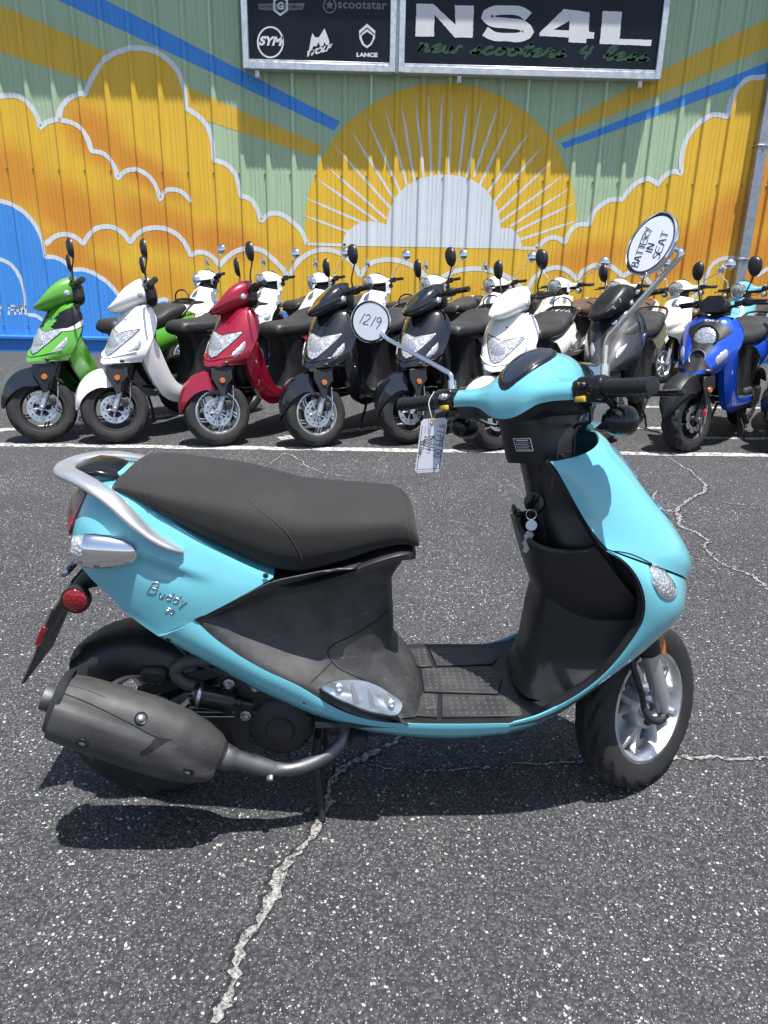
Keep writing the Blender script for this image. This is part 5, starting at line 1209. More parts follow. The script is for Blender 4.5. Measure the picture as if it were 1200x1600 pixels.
# paper notes on the mirrors (round stickers) with handwriting
def note(s_, word_lines, label, rad=.0455, ang=0.0, hh=.02, pen=.0017, name='paper_note'):
    pts, cpt, nv = MIRR[s_]; M = HM @ SMH; c = M @ Vector(cpt); n = (M.to_3x3() @ Vector(nrm(nv))).normalized()
    right = Vector(_r) - n*Vector(_r).dot(n); right.normalize(); up = n.cross(right)
    if up.dot(Vector(_u)) < 0: up = -up
    right = up.cross(n)
    ca, sa = math.cos(ang), math.sin(ang); ux = right*ca+up*sa; uy = up*ca-right*sa
    c0 = c+n*.0092
    root = empty(name, c0); tag(root, label, 'note', 'paper notes stuck on the mirrors of the turquoise scooter')
    m = MB().lathe([(0, .0004), (rad, .0004), (rad, 0), (0, 0)], (0, 0, 0), n, 48); m.build('paper', PAPER, root)
    for k, (wd, x0, y0, wl) in enumerate(word_lines):
        write(wd, np.array(ux*x0+uy*y0), np.array(ux), np.array(uy)*hh, np.array(n), pen, .1, .0008, wl).build('handwriting', INK, root, smooth=False)
note(-1, [('1219', -.030, -.010, .060)], 'round paper reading 1219 stuck on the left mirror of the turquoise scooter', ang=R(-14), hh=.028)
note(1, [('BATTERY', -.040, .008, .068), ('IN', -.016, -.012, .018), ('SEAT', -.026, -.034, .046)], 'round paper reading BATTERY IN SEAT on the raised right mirror of the turquoise scooter', ang=R(52), hh=.017)
# price tag hung on the left grip: card in the plane facing the rider, long side hanging down
M = HM @ SMH
cA = M @ Vector((.168, .222, .955)); hang = Vector((.004, .0, -1)).normalized()
rt = Vector(_r); rt = (rt-hang*rt.dot(hang)).normalized(); nf = rt.cross(hang); nf = -nf if nf.dot(Vector(_f)) > 0 else nf
cw_, ch_ = .060, .128
tg = empty('price_tag', cA); tag(tg, 'white price tag with handwriting hanging on a string from the left grip', 'tag')
rt2 = (rt*math.cos(R(5))+hang*math.sin(R(-5))).normalized(); hg2 = (hang*math.cos(R(5))+rt*math.sin(R(-5))).normalized()
o3 = np.array(hg2*.012-rt2*cw_*.42); X3, Y3, N3 = np.array(rt2), np.array(hg2), np.array(nf)
MB().prism([(.006, 0), (cw_-.006, 0), (cw_, .006), (cw_, ch_-.006), (cw_-.006, ch_), (.006, ch_), (0, ch_-.006), (0, .006)], o3, X3, Y3, .0006).build('card', PAPER, tg, smooth=False)
def onc(a, b): return o3+X3*a+Y3*b+N3*.0010
fr = MB()
for a0, b0, a1, b1 in ((.004, .015, .004, ch_-.008), (cw_-.004, .015, cw_-.004, ch_-.008), (.004, ch_-.008, cw_-.004, ch_-.008)): fr.ribbon([onc(a0, b0), onc(a1, b1)], .0011, N3)
fr.build('printed_border', INK, tg, smooth=False)
for wd, a, b, ln, hgt, mt in (('1799.00', .040, .028, .066, .017, INK), ('Buddy', .024, .040, .036, .012, INK), ('2022', .013, .040, .026, .010, INK), ('90 day', .004, .048, .036, .010, INK), ('$', .043, .013, .012, .012, ORNG)):
    write(wd, onc(a, b), Y3, X3*hgt, N3, .0015, .1, .0004, ln).build('handwriting', mt, tg, smooth=False)
for k in range(2): MB().ribbon([onc(.012+.009*k, .018), onc(.012+.009*k, .032)], .0007, N3).build('printed_rule', INK, tg, smooth=False)
gv = np.array(M @ Vector((.183, .236, .984)))-np.array(cA)
MB().tube([gv+np.array((0, 0, .02)), gv+np.array((-.012, -.018, .0)), onc(cw_*.42, .004)+N3*.004, onc(cw_*.42, .006)], .0007, 5, smooth=16).build('string', PAPER, tg)
MB().tube([onc(cw_*.42, .006), onc(cw_*.40, .01)+N3*.003, gv+np.array((.012, .012, 0)), gv+np.array((0, 0, .021))], .0007, 5, smooth=16).build('string', PAPER, tg)
MB().lathe([(.0022, .0), (.0048, .0004), (.0048, .0007), (.0022, .0005)], onc(cw_*.42, .006), N3, 16).build('eyelet', ORNG, tg)
# keys in the ignition with two fobs
kb = HM @ Vector((.2545, -.064, .772))
ky = empty('key_bunch', kb); tag(ky, 'ignition key with a white oval fob and a pale flat fob', 'keys')
MB().prism([(-.004, 0), (.004, 0), (.004, -.014), (.012, -.018), (.012, -.034), (-.012, -.034), (-.012, -.018), (-.004, -.014)], (0, 0, .014), (.9, .3, 0), (.1, -.3, 1), .003, .0008).build('key', BLKG, ky)
MB().tube([(.011*math.cos(a)-.002, -.004, -.030+.011*math.sin(a)) for a in np.linspace(0, 2*math.pi, 25)], .001, 5).build('ring', CHROME, ky)
MB().lathe([(0, .0012), (.0105, .0012), (.0120, 0), (.0105, -.0012), (0, -.0012)], (-.001, -.010, -.052), (-.12, -1, .1), 28).build('oval_fob', PAPER, ky)
MB().prism([(-.006, 0), (.006, -.002), (.011, -.010), (.006, -.016), (.013, -.024), (.006, -.030), (.008, -.040), (-.002, -.050), (-.010, -.046), (-.008, -.034), (-.014, -.028), (-.008, -.018), (-.012, -.010)], (-.004, -.012, -.064), (1, .1, 0), (.05, 0, 1), .002, .0006).build('flat_fob', SILVER, ky)
# ------------------------------------------------------------------ the sportier scooters of the front row
def sup(a, p): return np.sign(a)*abs(a)**p
def oval(x, zc, h, w, n=24, p=.75): return [(x, w*sup(math.cos(a), p), zc+h*sup(math.sin(a), p)) for a in np.linspace(0, 2*math.pi, n, endpoint=False)]
def sport(name, kind='city', rim=None):
    K = 'sport'; root = empty(name)
    add = lambda mb, nm, mat, par=root, ang=40, st=False: (steer(mb.build(nm, mat, par, ang), K) if st else mb.build(nm, mat, par, ang))
    PT = PAINT0
    big = kind == 'trail'
    r, w, ri = (.232, .125, .148) if big else (.222, .100, .142)
    FC = (.62, 0, r); RC = (-.62, 0, r); ax = AX[K][1]
    wheel(root, FC, r, w, ri, rim or DARK, 5, 'swirl', key=K, knob=big, discr=.095, disc_side=1, nseg=96)
    wheel(root, RC, r, w, ri, rim or DARK, 5, 'swirl', knob=big, nseg=96)
    for s_ in (1, -1):
        b = arr(FC[0], s_*.078, FC[2])
        f = add(MB().tube([b-ax*.02, b+ax*.02, b+ax*.13], [.017, .020, .020], 12), 'fork_leg', SILVER if not big and kind != 'maxi' else DARK, st=True)
        add(MB().tube([b+ax*.12, b+ax*.14, b+ax*.36], [.021, .026, .026], 14), 'fork_shroud', BLK, f)
        add(MB().lathe([(0, .022), (.008, .022), (.011, .018), (.011, .004), (.017, .002), (.017, -.02)], b, (0, s_, 0), 8), 'axle_nut', STEEL, f, 25)
        add(MB().lathe([(0, .008), (.016, .008), (.0195, .004), (.020, -.006)], b+ax*.215+arr(.040, s_*.048, 0), (.2, s_, .05), 18), 'round_reflector', AMBER, f)
    cal = add(MB().box((.548, .066, r+.035), (.045, .040, .060), bev=.010, seg=2).box((.540, .082, r+.040), (.03, .016, .03), bev=.004), 'brake_caliper', CALI if big else DARK, st=True)
    add(MB().tube([(.545, .07, r+.06), (.53, .075, r+.03), (.545, .085, r-.04), (.515, .08, r+.04), (.49, .06, r+.16)], .0045, 6, smooth=20), 'brake_hose', STEEL, cal)
    # front mudguard: pointed beak, side flaps
    P = []
    for a in np.linspace(R(8), R(118), 22):
        t = (a-R(8))/R(110); ww = lin(t, [0, .12, .35, 1], [.012, .045, .068, .064]); rr = r+.024+.040*math.sin(t*math.pi*.85)**1.5+(.02 if big else 0); sk = lin(t, [0, .15, .4, .65, .85, 1], [.004, .03, .085, .125, .115, .07])
        row = []
        for q in np.linspace(-1, 1, 9): row.append((FC[0]+rr*(1-.05*q*q)*math.cos(a), ww*q, FC[2]+rr*(1-.05*q*q)*math.sin(a)))
        d = arr(math.cos(a), 0, math.sin(a))
        row.insert(0, tuple(np.array(row[0])-d*sk+arr(0, -.006, 0))); row.append(tuple(np.array(row[-1])-d*sk+arr(0, .006, 0))); P.append(row)
    mg = add(MB().shell(np.array(P), .004), 'front_mudguard', PT if not big else BLK, ang=45, st=True)
    for s_ in (1, -1): add(MB().prism([(-.085, .10), (.045, .105), (.055, .04), (.030, -.02), (.015, -.085), (-.015, -.085), (-.035, -.02), (-.085, .02)], (FC[0]-.040, s_*.108, FC[2]+.180), (1, 0, 0), (0, 0, 1), -s_*.012, .003), 'mudguard_stay', BLK, mg)
    # ---- front shield
    rows = {'city': [(.905, .345, .100, .392), (.885, .345, .135, .415), (.85, .348, .165, .442), (.80, .358, .188, .478), (.74, .382, .197, .520), (.68, .415, .194, .566), (.62, .448, .184, .612), (.575, .468, .168, .650), (.552, .474, .152, .668)],
            'maxi': [(.93, .335, .10, .40), (.90, .335, .15, .43), (.85, .340, .185, .462), (.78, .352, .208, .51), (.72, .375, .215, .55), (.66, .405, .21, .60), (.60, .44, .195, .645), (.555, .465, .17, .675), (.53, .475, .15, .69)],
            'trail': [(.90, .335, .10, .40), (.88, .335, .145, .425), (.84, .340, .185, .45), (.78, .355, .205, .49), (.72, .38, .205, .53), (.66, .41, .19, .58), (.60, .445, .165, .62), (.565, .47, .135, .65), (.55, .475, .12, .66)]}[kind]
    S = cr(rows, 40); P = []
    for z, xe, se, xn in S:
        f = [(xe+(xn-xe)*(1-u_**2.5), se*u_, z-.014*(1-u_)**3) for u_ in np.linspace(0, 1, 22)**1.15]
        P.append(half(f))
    P = np.array(P); tuck = P[-1].copy(); tk = [tuck+arr(0, 0, -.008)*1, (tuck-arr(.50, 0, 0))*arr(.72, .80, 1)+arr(.50, 0, .008)]
    sh = MB().shell(np.concatenate([P, [tk[0]], [tk[1]]]), .004, flip=True); so_ = add(sh, 'front_shield', PT, ang=40); bv = sh.bvh()
    add(MB().box((.50, 0, .56), (.22, .22, .03), bev=.012).tube([(.42, 0, .60), (.50, 0, .42)], .045, 14), 'shield_underside', BLK)
    def drape(pts, d, lift):
        out = []
        for p in pts:
            h = bv.ray_cast(Vector(p)-Vector(d)*1.2, Vector(d))
            out.append(np.array(h[0])+np.array(h[1])*lift*(1 if h[1].dot(Vector(d)) < 0 else -1) if h[0] else np.array(bv.find_nearest(Vector(p))[0]))
        return np.array(out)
    def capped(outline, d, lift, dome, nm, mat, par, k=5, n=None):
        O = cr(outline, n, True) if n else np.asarray(outline, float); c = O.mean(0); G = [drape(c+(O-c)*1.02, d, -.003)]
        for f in np.linspace(1, .05, k): G.append(drape(c+(O-c)*f, d, lift+dome*(1-f*f)))
        m = MB().grid(np.array(G), False, True); m.f.append(tuple(range(len(m.v)-len(O), len(m.v)))); return add(m, nm, mat, par, 50)
    def dense(poly, k=6):
        o = []
        for a, b in zip(poly, poly[1:]+poly[:1]): o += [np.array(a)*(1-t)+np.array(b)*t for t in np.linspace(0, 1, k, endpoint=False)]
        return np.array(o)
    fx = (-1, 0, 0)
    if kind == 'city':
        kite = [(.6, 0, .722), (.6, .060, .738), (.6, .130, .752), (.6, .112, .712), (.6, .075, .655), (.6, .034, .604), (.6, 0, .588), (.6, -.034, .604), (.6, -.075, .655), (.6, -.112, .712), (.6, -.130, .752), (.6, -.060, .738)]
        hl = capped(dense(kite, 4), fx, .003, .010, 'head_lamp', CLEARL, so_, 6)
        add(MB().lathe([(.046, .0), (.050, .004), (.046, .010), (.030, .014), (0, .016)], drape([(.6, 0, .66)], fx, .010)[0], (.93, 0, .36), 28), 'lamp_reflector', CLEARS, hl)
        m = MB().tube(drape(cr(dense([(.6, 0, .724), (.6, .061, .741), (.6, .135, .756), (.6, .116, .711), (.6, .077, .652), (.6, .036, .599), (.6, 0, .582), (.6, -.036, .599), (.6, -.077, .652), (.6, -.116, .711), (.6, -.135, .756), (.6, -.061, .741)], 3), 60, True), fx, .001), .0028, 6); add(m, 'lamp_gasket', BLK, hl)
        for s_ in (1, -1):
            capped([(.472, s_*.2, .695), (.505, s_*.2, .668), (.548, s_*.2, .628), (.566, s_*.2, .602), (.550, s_*.2, .598), (.518, s_*.2, .616), (.484, s_*.2, .652)], (0, -s_, 0), .002, .006, 'front_indicator', CLEARS, so_, 4, 24)
        for pts, nm, mt in (([(.345, .883), (.40, .872), (.44, .842), (.50, .770), (.535, .742), (.49, .742), (.42, .768), (.37, .790), (.352, .81)], 'black_stripe', BLKG), ([(.352, .808), (.42, .765), (.49, .738), (.52, .732), (.46, .735), (.40, .752), (.357, .785)], 'white_stripe', WHITEP)):
            for s_ in (1, -1): capped([(x_, s_*.2, z_) for x_, z_ in pts], (0, -s_, 0), .003 if nm[0] == 'b' else .0045, .0, nm, mt, so_, 12, 64)
        # raised nose triangle and chin lip
        capped(dense([(.6, -.075, .895), (.6, .075, .895), (.6, .012, .800), (.6, -.012, .800)], 5), fx, .002, .003, 'nose_panel', PT, so_, 4)
        m = MB().tube(drape([(.6, y, .572+.045*(abs(y)/.15)**1.4) for y in np.linspace(-.150, .150, 30)], fx, .001), .007, 8, flat=.6); add(m, 'chin_lip', PT, so_)
        add(MB().lathe([(0, .003), (.005, .003), (.0065, 0)], drape([(.6, 0, .808)], fx, .004)[0], (1, 0, .4), 12), 'badge', BLKG, so_)
    elif kind == 'trail':
        mask = [(.6, -.05, .875), (.6, .05, .875), (.6, .145, .815), (.6, .120, .775), (.6, .075, .745), (.6, .055, .66), (.6, .05, .60), (.6, .09, .58), (.6, 0, .545), (.6, -.09, .58), (.6, -.05, .60), (.6, -.055, .66), (.6, -.075, .745), (.6, -.120, .775), (.6, -.145, .815)]
        mk = capped(dense(mask, 4), fx, .003, .004, 'lamp_mask', BLK, so_, 5)
        for z, rr, nm, mt in ((.765, .078, 'head_lamp', CLEARL), (.640, .050, 'lower_lamp', CLEARS)):
            c = drape([(.6, 0, z)], fx, .0)[0]; nn = nrm((.95, 0, .30))
            q = add(MB().lathe([(rr*1.12, -.045), (rr*1.12, .010), (rr*1.05, .016), (rr*.98, .014), (rr*.96, .006)], c, nn, 32), nm+'_bezel', BLKG if z > .7 else ALLOY, so_)
            add(MB().lathe([(rr*.97, .006), (rr*.85, .014), (rr*.5, .022), (0, .025)] if z > .7 else [(rr*.97, .006), (rr*.6, -.004), (rr*.55, .006), (rr*.3, .008), (0, .008)], c, nn, 32), nm, mt if z > .7 else BLKG, q)
        for s_ in (1, -1):
            capped([(.475, s_*.2, .700), (.520, s_*.2, .672), (.550, s_*.2, .63), (.540, s_*.2, .602), (.505, s_*.2, .622), (.475, s_*.2, .655)], (0, -s_, 0), .002, .008, 'front_indicator', CLEARS, so_, 4, 24)
        put = put_text('LANCE', drape([(.6, .045, .868)], fx, .004)[0], arr(0, -.09, 0), arr(-.004, 0, .014), off=.05, lift=.0, nv=(1, 0, .5)); add(put, 'word', WHITEP, so_)
    else:
        capped(dense([(.6, -.05, .91), (.6, .05, .91), (.6, .075, .80), (.6, .03, .62), (.6, 0, .56), (.6, -.03, .62), (.6, -.075, .80)], 5), fx, .002, .004, 'centre_panel', BLK, so_, 5)
        add(MB().lathe([(0, .004), (.018, .004), (.022, .002), (.024, -.002)], drape([(.6, 0, .835)], fx, .006)[0], (.9, 0, .45), 24), 'round_badge', CHROME, so_)
        for s_ in (1, -1):
            capped([(.52, s_*.21, .700), (.56, s_*.21, .675), (.60, s_*.21, .635), (.615, s_*.21, .605), (.595, s_*.21, .620), (.55, s_*.21, .662)], (0, -s_, 0), .002, .006, 'front_indicator', CLEARS, so_, 4, 24)
            capped([(.365, s_*.21, .86), (.42, s_*.21, .83), (.50, s_*.21, .76), (.47, s_*.21, .76), (.39, s_*.21, .80)], (0, -s_, 0), .002, .004, 'side_panel', BLKM, so_, 4, 20)
    # ---- flanks sweeping from the shield to the floor
    Fe = cr([(.470, .150, .580), (.452, .152, .520), (.420, .156, .440), (.375, .160, .360), (.325, .164, .290), (.26, .168, .250), (.10, .170, .238), (-.18, .170, .245)], 36)
    Be = cr([(.395, .194, .700), (.352, .194, .620), (.312, .192, .530), (.270, .190, .445), (.220, .188, .380), (.150, .186, .340), (.03, .185, .320), (-.18, .185, .318)], 36)
    for s_ in (1, -1):
        P = [[((a*(1-v)+b*v)[0], s_*((a*(1-v)+b*v)[1]+.012*math.sin(math.pi*v)), (a*(1-v)+b*v)[2]) for v in np.linspace(0, 1, 9)] for a, b in zip(Fe, Be)]
        P = [[(q[0][0]-.01, s_*(abs(q[0][1])-.05), q[0][2]+.01)]+q+[(q[-1][0], s_*(abs(q[-1][1])-.012), q[-1][2]+.003)] for q in P]
        fl_ = add(MB().shell(np.array(P), .003), 'side_flank', PT if kind != 'maxi' else BLKM, ang=50)
        if kind == 'city':
            st, adv = strokes('50', .2)
            o = (.10, s_*.1895, .268); q = put_text('FUN', o if s_ < 0 else (o[0]+.0, o[1], o[2]), arr(-s_*.10, 0, 0)*1.0, arr(0, 0, .028), off=.06, shear=.2, nv=(0, s_, 0), lift=.001); add(q, 'side_word', WHITEP if False else BLKG, fl_)
    # inner black shield, floor, box under the saddle
    P = []
    for z, xe, se in ((.33, .20, .180), (.38, .235, .185), (.45, .275, .188), (.53, .315, .190), (.62, .352, .192), (.70, .386, .192), (.78, .358, .19), (.85, .345, .16), (.90, .34, .10)):
        P.append(half(cr([(xe-.075, 0, z), (xe-.07, .05, z), (xe-.02, .085, z), (xe+.02, .12, z), (xe+.012, se-.02, z), (xe, se, z)], 14)))
    add(MB().shell(np.array(P), .003), 'leg_shield', BLK, ang=50)
    fb = add(MB().box((.02, 0, .315), (.44, .35, .018), bev=.006), 'floor_board', BLKM)
    for k in range(5): add(MB().box((.02, -.10+k*.05, .3255), (.36, .012, .004), bev=.0015), 'floor_rib', BLK, fb)
    P = []
    for z, x0, x1, w_ in ((.31, -.34, .01, .150), (.36, -.36, -.01, .145), (.45, -.42, -.04, .135), (.56, -.50, -.045, .13), (.64, -.58, -.03, .132), (.69, -.60, .01, .125)):
        P.append([((x0+x1)/2+(x1-x0)/2*sup(math.cos(a), .55), w_*sup(math.sin(a), .55), z) for a in np.linspace(0, 2*math.pi, 32, endpoint=False)])
    add(MB().loft(P), 'seat_box', BLK, ang=50)
    add(MB().box((-.16, 0, .345), (.16, .34, .06), bev=.02, seg=2), 'battery_cover', BLKM)
    rowsS = [(-.665, .838, -.645, .800, .075), (-.645, .858, -.615, .785, .112), (-.56, .866, -.55, .762, .138), (-.45, .848, -.44, .735, .148), (-.36, .812, -.345, .705, .152), (-.27, .790, -.26, .692, .150), (-.14, .784, -.14, .682, .140), (-.02, .782, -.02, .676, .122), (.040, .772, .035, .676, .105), (.062, .740, .055, .690, .090)]
    Sx = cr(rowsS, 44); P = []
    for tx, tz, bx, bz, w_ in Sx:
        P.append([(bx+(tx-bx)*(.5+.5*sup(math.sin(a), .6)), w_*sup(math.cos(a), .5), bz+(tz-bz)*(.5+.5*sup(math.sin(a), .6)*(1-.10*abs(math.cos(a))))) for a in np.linspace(0, 2*math.pi, 32, endpoint=False)])
    sm = MB().loft(P); sd_ = add(sm, 'saddle', SEATV, ang=50); sbv = sm.bvh()
    def sdr(pts):
        o = []
        for p in pts:
            h = sbv.ray_cast(Vector((p[0], p[1], 1.2)), Vector((0, 0, -1))); o.append(np.array(h[0])+arr(0, 0, .0008) if h[0] else None)
        return np.array([q for q in o if q is not None])
    for pts in ([(-.02+.02*(y/.1)**2, y, 0) for y in np.linspace(-.112, .112, 24)], [(-.33-.09*(y/.14)**2, y, 0) for y in np.linspace(-.13, .13, 24)]):
        add(MB().tube(sdr(pts), .0015, 5), 'seam', STITCH, sd_)
    # ---- tail
    U = cr([(-.745, .035, .795), (-.71, .085, .800), (-.62, .128, .775), (-.46, .150, .728), (-.30, .155, .690), (-.17, .152, .668)], 30); Wd = cr([(-.765, .04, .745), (-.72, .10, .690), (-.62, .145, .625), (-.47, .165, .575), (-.35, .170, .540), (-.26, .168, .515)], 30)
    P = []
    for i in range(30): P.append(half([(U[i][0], U[i][1]*f, U[i][2]+.005) for f in (0, .5)]+[((U[i]*(1-v)+Wd[i]*v)[0], (U[i]*(1-v)+Wd[i]*v)[1]+.022*math.sin(math.pi*v), (U[i]*(1-v)+Wd[i]*v)[2]) for v in np.linspace(0, 1, 12)]))
    tc = add(MB().shell(np.array(P), .004, flip=True), 'rear_cowl', PT, ang=50)
    for s_ in (1, -1): add(put_text('NS4L', (-.44, s_*.190, .625), arr(-s_*.11, 0, s_*.03)*1.0, arr(.0, -s_*.012, .040), off=.06, nv=(0, s_, .1), lift=.0015), 'side_word', WHITEP, tc)
    add(MB().box((-.755, 0, .765), (.03, .13, .05), bev=.012, seg=2), 'tail_lamp', REDL)
    for s_ in (1, -1): add(MB().ball((-.74, s_*.11, .70), (.03, .022, .022), 8, 12), 'rear_indicator', AMBER)
    add(MB().tube([(-.56, .125, .775), (-.66, .125, .845), (-.735, .10, .880), (-.765, .0, .890), (-.735, -.10, .880), (-.66, -.125, .845), (-.56, -.125, .775)], .0095, 10, smooth=36), 'grab_rail', BLK)
    if kind == 'city':
        rk = MB()
        for y in (-.06, -.02, .02, .06): rk.tube([(-.66, y, .862), (-.84, y, .868)], .005, 8)
        rk.tube([(-.66, -.09, .86), (-.84, -.09, .868), (-.87, 0, .868), (-.84, .09, .868), (-.66, .09, .86)], .007, 8, smooth=30)
        rko = add(rk, 'luggage_rack', BLK); add(MB().tube([(-.70, .075, .865), (-.70, .07, .93), (-.70, .04, .955), (-.70, -.04, .955), (-.70, -.07, .93), (-.70, -.075, .865)], .006, 8, smooth=30), 'rack_hoop', BLK, rko)
    P = []
    for a in np.linspace(R(50), R(150), 14): P.append([(RC[0]+(r+.022)*math.cos(a), q*w*.72, RC[2]+(r+.022)*math.sin(a)-.02*q*q) for q in np.linspace(-1, 1, 7)])
    add(MB().shell(np.array(P), .004), 'rear_mudguard', BLK)
    add(MB().box((-.40, .04, .27), (.36, .20, .15), bev=.03, seg=3).lathe([(0, .03), (.05, .03), (.07, .015), (.075, -.05)], (-.34, .13, .26), (0, 1, 0), 24), 'engine_block', DARK)
    A0, A1 = arr(-.80, -.19, .36), arr(-.45, -.175, .27); add(MB().tube([A0, A0+(A1-A0)*.02, A0+(A1-A0)*.10, A0+(A1-A0)*.8, A1], [.03, .045, .052, .050, .022], 20).tube([A1, (-.34, -.15, .21), (-.22, -.10, .22)], .015, 10), 'muffler', DARK)
    stn = MB()
    for s_ in (1, -1): stn.tube([(-.22, s_*.07, .22), (-.23, s_*.10, .10), (-.215, s_*.125, .007)], .010, 8)
    stn.tube([(-.22, -.075, .215), (-.22, .075, .215)], .011, 8); add(stn, 'centre_stand', DARK); add(MB().tube([(-.10, .10, .24), (-.06, .19, .10), (-.05, .215, .008)], .008, 8), 'side_stand', DARK)
    # ---- headset
    if kind == 'trail':
        hd = add(MB().loft([oval(.40, .955, .004, .04, 20), oval(.385, .955, .035, .075, 20), oval(.34, .965, .055, .085, 20), oval(.28, .96, .05, .07, 20), oval(.25, .95, .03, .05, 20)]), 'dial_pod', BLK, ang=45, st=True)
        add(MB().prism([(-.075, 0), (.075, 0), (.095, .07), (.05, .12), (-.05, .12), (-.095, .07)], (.418, 0, .93), (0, 1, 0), nrm((-.45, 0, .9)), .005, .0015), 'visor', BLKG, hd)
        add(MB().tube([(.255, -.34, .985), (.27, -.20, .99), (.30, -.06, .955), (.30, .06, .955), (.27, .20, .99), (.255, .34, .985)], .011, 10, smooth=36), 'handlebar', BLKG, st=True); hx = .265
    else:
        tip = [(.545, .895, .010, .022), (.528, .900, .030, .050), (.495, .918, .056, .082), (.445, .942, .080, .108), (.38, .966, .092, .120), (.32, .975, .093, .118), (.285, .975, .090, .112)]
        if kind == 'maxi': tip = [(.600, .890, .010, .020), (.575, .900, .040, .055), (.53, .925, .070, .095), (.46, .960, .095, .125), (.39, .985, .105, .130), (.33, .985, .10, .122), (.285, .98, .09, .112)]
        hm = MB().loft([[(x+(.012*((zc+h*sup(math.sin(a), .8))-zc)/max(h, .01) if False else 0)-(.05*max(0, math.sin(a))*min(1, h/.05)), w_*sup(math.cos(a), .8), zc+h*sup(math.sin(a), .8)) for a in np.linspace(0, 2*math.pi, 28, endpoint=False)] for x, zc, h, w_ in cr(tip, 22)])
        hd = add(hm, 'headset_cover', PT if kind != 'maxi' else BLK, ang=50, st=True)
        add(MB().loft([oval(.288, .972, .094, .116, 24), oval(.255, .965, .088, .10, 24), oval(.225, .960, .07, .085, 24), oval(.212, .955, .045, .065, 24)]), 'headset_rear', BLK, hd, 45)
        hb2 = hm.bvh()
        if kind == 'maxi':
            for s_ in (1, -1):
                P = []
                for x, z in ((.54, .905), (.50, .935), (.44, .985), (.43, .965), (.48, .915)):
                    h = hb2.ray_cast(Vector((x, s_*.4, z)), Vector((0, -s_, 0))); P.append(np.array(h[0])+arr(0, s_*.002, 0) if h[0] else arr(x, s_*.1, z))
                m = MB().add(P, [tuple(range(5))]); add(m, 'lamp_slit', CLEARS, hd)
        for s_ in (1, -1): add(MB().lathe([(.018, -.02), (.020, .004), (.014, .010), (0, .012)], (.325, s_*.113, .945), (.2, s_, 0), 16), 'indicator', CLEARS, hd)
        for s_ in (1, -1): add(MB().tube(cr([(.50, s_*.055, .952), (.44, s_*.085, 1.0), (.36, s_*.095, 1.035), (.31, s_*.09, 1.045)], 14)-arr(.03, 0, 0), .004, 6), 'cover_crease', PT if kind != 'maxi' else BLK, hd)
        hx = .255
    add(MB().loft([oval(.27, .93, .0, .06)][:0]+[[(x+.055*sup(math.cos(a), .6), .058*sup(math.sin(a), .6), z) for a in np.linspace(0, 2*math.pi, 20, endpoint=False)] for x, z in ((.285, .90), (.275, .94), (.265, .97))]), 'headset_neck', BLK, ang=50, st=True)
    for s_ in (1, -1):
        grip(root, (hx-.005, s_*.205, .985), (hx-.03, s_*.335, .978), .0185, K)
        sw = add(MB().box((hx, s_*.175, .985), (.055, .055, .055), bev=.012, seg=2).tube([(hx+.02, s_*.10, .985), (hx, s_*.2, .985)], .016, 10), 'switch_block', BLK, st=True)
        add(MB().prism([(0, 0), (.020, .004), (.026, .05), (.016, .15), (.008, .176), (-.004, .172), (.004, .13), (.008, .05)], (hx+.028, s_*.165, .972), (1, 0, .05), (0, s_, 0), s_*.010, .003), 'brake_lever', BLKG, st=True)
        m_ = MB().tube([(hx+.01, s_*.165, 1.0), (hx+.015, s_*.172, 1.05), (hx-.005, s_*.195, 1.13), (hx-.012, s_*.200, 1.155)], [.006, .0055, .005, .006], 8, smooth=14)
        mi = add(m_, 'mirror', BLK, st=True)
        sh_ = [(-.012, 0), (.012, 0), (.030, .020), (.040, .052), (.038, .085), (.022, .108), (-.006, .110), (-.030, .094), (-.040, .060), (-.032, .022)]
        if s_ < 0: sh_ = [(-a, b) for a, b in sh_][::-1]
        mc = arr(hx-.010, s_*.205, 1.150)
        O = cr(sh_, 26, True)*1.14; nn = nrm((-1, s_*-.15, .0)); u_ = nrm(np.cross((0, 0, 1), nn)); P = []
        for f, l in ((.55, -.026), (.85, -.018), (1.0, -.004), (1.0, .004), (.94, .005)):
            cc = O.mean(0); P.append([mc+u_*(cc[0]+(q[0]-cc[0])*f)+arr(0, 0, 1)*(cc[1]+(q[1]-cc[1])*f)+nn*l for q in O])
        mm = MB().loft(P); add(mm, 'mirror_shell', BLK, mi, 50)
        add(MB().add([mc+u_*(q[0]*.93)+arr(0, 0, 1)*(O.mean(0)[1]+(q[1]-O.mean(0)[1])*.93)+nn*.0056 for q in O], [tuple(range(len(O)))]), 'mirror_glass', MIRG, mi)
    return root
PAINT0 = m_paint('paint_placeholder', (.5, .5, .5))
# ------------------------------------------------------------------ rows of scooters by the wall
GR1 = 'scooters parked in the front row before the mural'; GR2 = 'retro scooters parked in the back row along the wall'
def front_loc(px, py, al, fx=.62):
    p = on_ground(px, py); rz = math.pi+R(al); return (p[0]-math.cos(rz)*fx, p[1]-math.sin(rz)*fx, 0), rz
city, city2, maxi, trail = sport('parked_scooter', 'city'), sport('parked_scooter', 'city', ALLOY), sport('parked_scooter', 'maxi'), sport('parked_scooter', 'trail')
def row1(proto, px, py, al, delta, pm, label, swap=None, drop=()):
    drop = tuple(drop)+(() if pm is GREEN else ('black_stripe', 'white_stripe'))
    loc, rz = front_loc(px, py, al); o = clone(proto, loc, rz, delta, {PAINT0: pm}, swap, drop); o.name = 'parked_scooter'; tag(o, label, 'scooter', GR1); return o
gs = row1(city, 72, 688, 56, -36, GREEN, 'green scooter with black and white stripes at the left end of the front row', {'mudguard_stay': BLKG, 'front_mudguard': BLACK})
row1(city, 184, 690, 55, -40, WHITE, 'glossy white scooter between the green and the red scooters', drop=('side_word',))
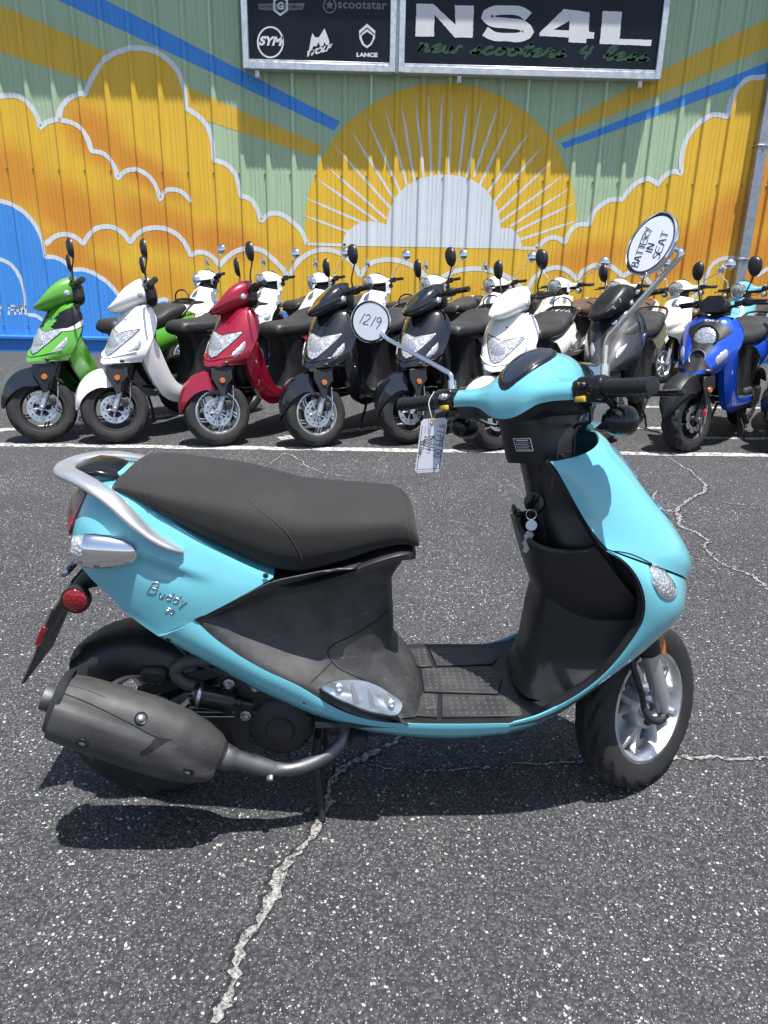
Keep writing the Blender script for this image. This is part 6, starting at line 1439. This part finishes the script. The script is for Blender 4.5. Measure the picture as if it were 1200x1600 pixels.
row1(city2, 340, 694, 57, -38, RED, 'metallic red scooter with polished wheel in the front row')
row1(city2, 490, 696, 59, -33, BLACK, 'black scooter with polished wheel and brown tyre just right of the red one')
row1(city, 632, 691, 56, -29, BLACK, 'black scooter with dark wheels right of the other black one')
row1(city, 765, 701, 58, -26, WHITE, 'white scooter partly hidden behind the turquoise handlebar')
row1(maxi, 928, 690, 57, -34, DGREY, 'grey and black scooter with pointed dark headset beside the blue one', {'front_mudguard': BLK})
row1(trail, 1064, 704, 47, -14, BLUE, 'bright blue scooter with two round lamps and knobbly tyres')
row1(city, 1222, 704, 57, -36, BLACK, 'black scooter cut off by the right edge of the picture')
for p in (city, city2, maxi, trail): retire(p)
def row2(px, al, delta, pm, label, swap=None, Y=8.25, zz=.99):
    d = ray(px, 440+(px-600)*.02); t = (Y-CAM[1])/d[1]; p = CAM+d*t; rz = math.pi+R(al)
    o = clone(hero, (p[0]-math.cos(rz)*.24, p[1]-math.sin(rz)*.24, 0), rz, delta, {TEAL: pm, SEATM: SEATV}, swap, drop=('panel_joint', 'seam_stitches', 'seam_cord', 'mat_studs')); o.name = 'retro_scooter'; tag(o, label, 'scooter', GR2); return o
row2(330, 52, -32, WHITE, 'white retro scooter behind the red scooter, leftmost of the back row')
row2(428, 52, -22, WHITE, 'white retro scooter with a hanging tag, second from the left in the back row')
row2(508, 52, -28, WHITE, 'white retro scooter seen behind the headset of the first black scooter')
row2(594, 52, -24, WHITE, 'white retro scooter behind the round paper reading 1219')
row2(684, 52, -30, CREAM, 'pale retro scooter mostly hidden behind the second black scooter')
row2(782, 52, -26, CREAM, 'cream retro scooter between the second black and the second white scooter')
BRN = {'saddle': BROWN, 'grip': BROWN}
row2(880, 52, -14, CREAM, 'cream retro scooter with brown seat above the turquoise handlebar', BRN)
row2(972, 52, -14, CREAM, 'cream retro scooter with brown seat behind the grey scooter', BRN)
row2(1068, 52, -16, CREAM, 'cream retro scooter with brown grips left of the blue scooter', BRN)
row2(1165, 52, -16, TEAL, 'turquoise retro scooter in the back row behind the blue scooter')

# price cards tied to handlebars of parked scooters
def card(px, py, Y, w, h, tilt, label):
    d = ray(px, py); p = CAM+d*((Y-CAM[1])/d[1]); o = empty('price_card', p, tilt); tag(o, label, 'tag', 'price cards tied to the parked scooters')
    MB().prism([(-w/2, 0), (w/2, 0), (w/2, -h*.96), (w*.46, -h), (-w*.46, -h), (-w/2, -h*.96)], (0, 0, 0), (1, 0, 0), (0, .12, 1), .001).build('card', PAPER, o, smooth=False)
    MB().tube([(0, 0, -.006), (.004, .01, .03), (.01, .03, .05)], .001, 5).build('string', PAPER, o)
    m = MB()
    for k in range(3): m.ribbon([(-w*.3, -.004-.12*(h*(.3+.18*k)), -h*(.3+.18*k)), (w*.3, -.004-.12*(h*(.3+.18*k)), -h*(.3+.18*k))], .004, (0, -1, 0))
    tag(m.build('handwriting', INK, o, smooth=False), kind='stuff')
card(224, 440, 5.22, .055, .115, .5, 'grey-white card hanging on the handlebar of the left white scooter')
card(436, 436, 8.02, .055, .115, .7, 'card hanging at the grip of the second white retro scooter')
card(606, 440, 8.02, .055, .115, .6, 'card hanging at the grip of the retro scooter behind the 1219 mirror')
card(888, 438, 8.02, .055, .115, .8, 'card hanging at the grip of the cream scooter with brown seat')
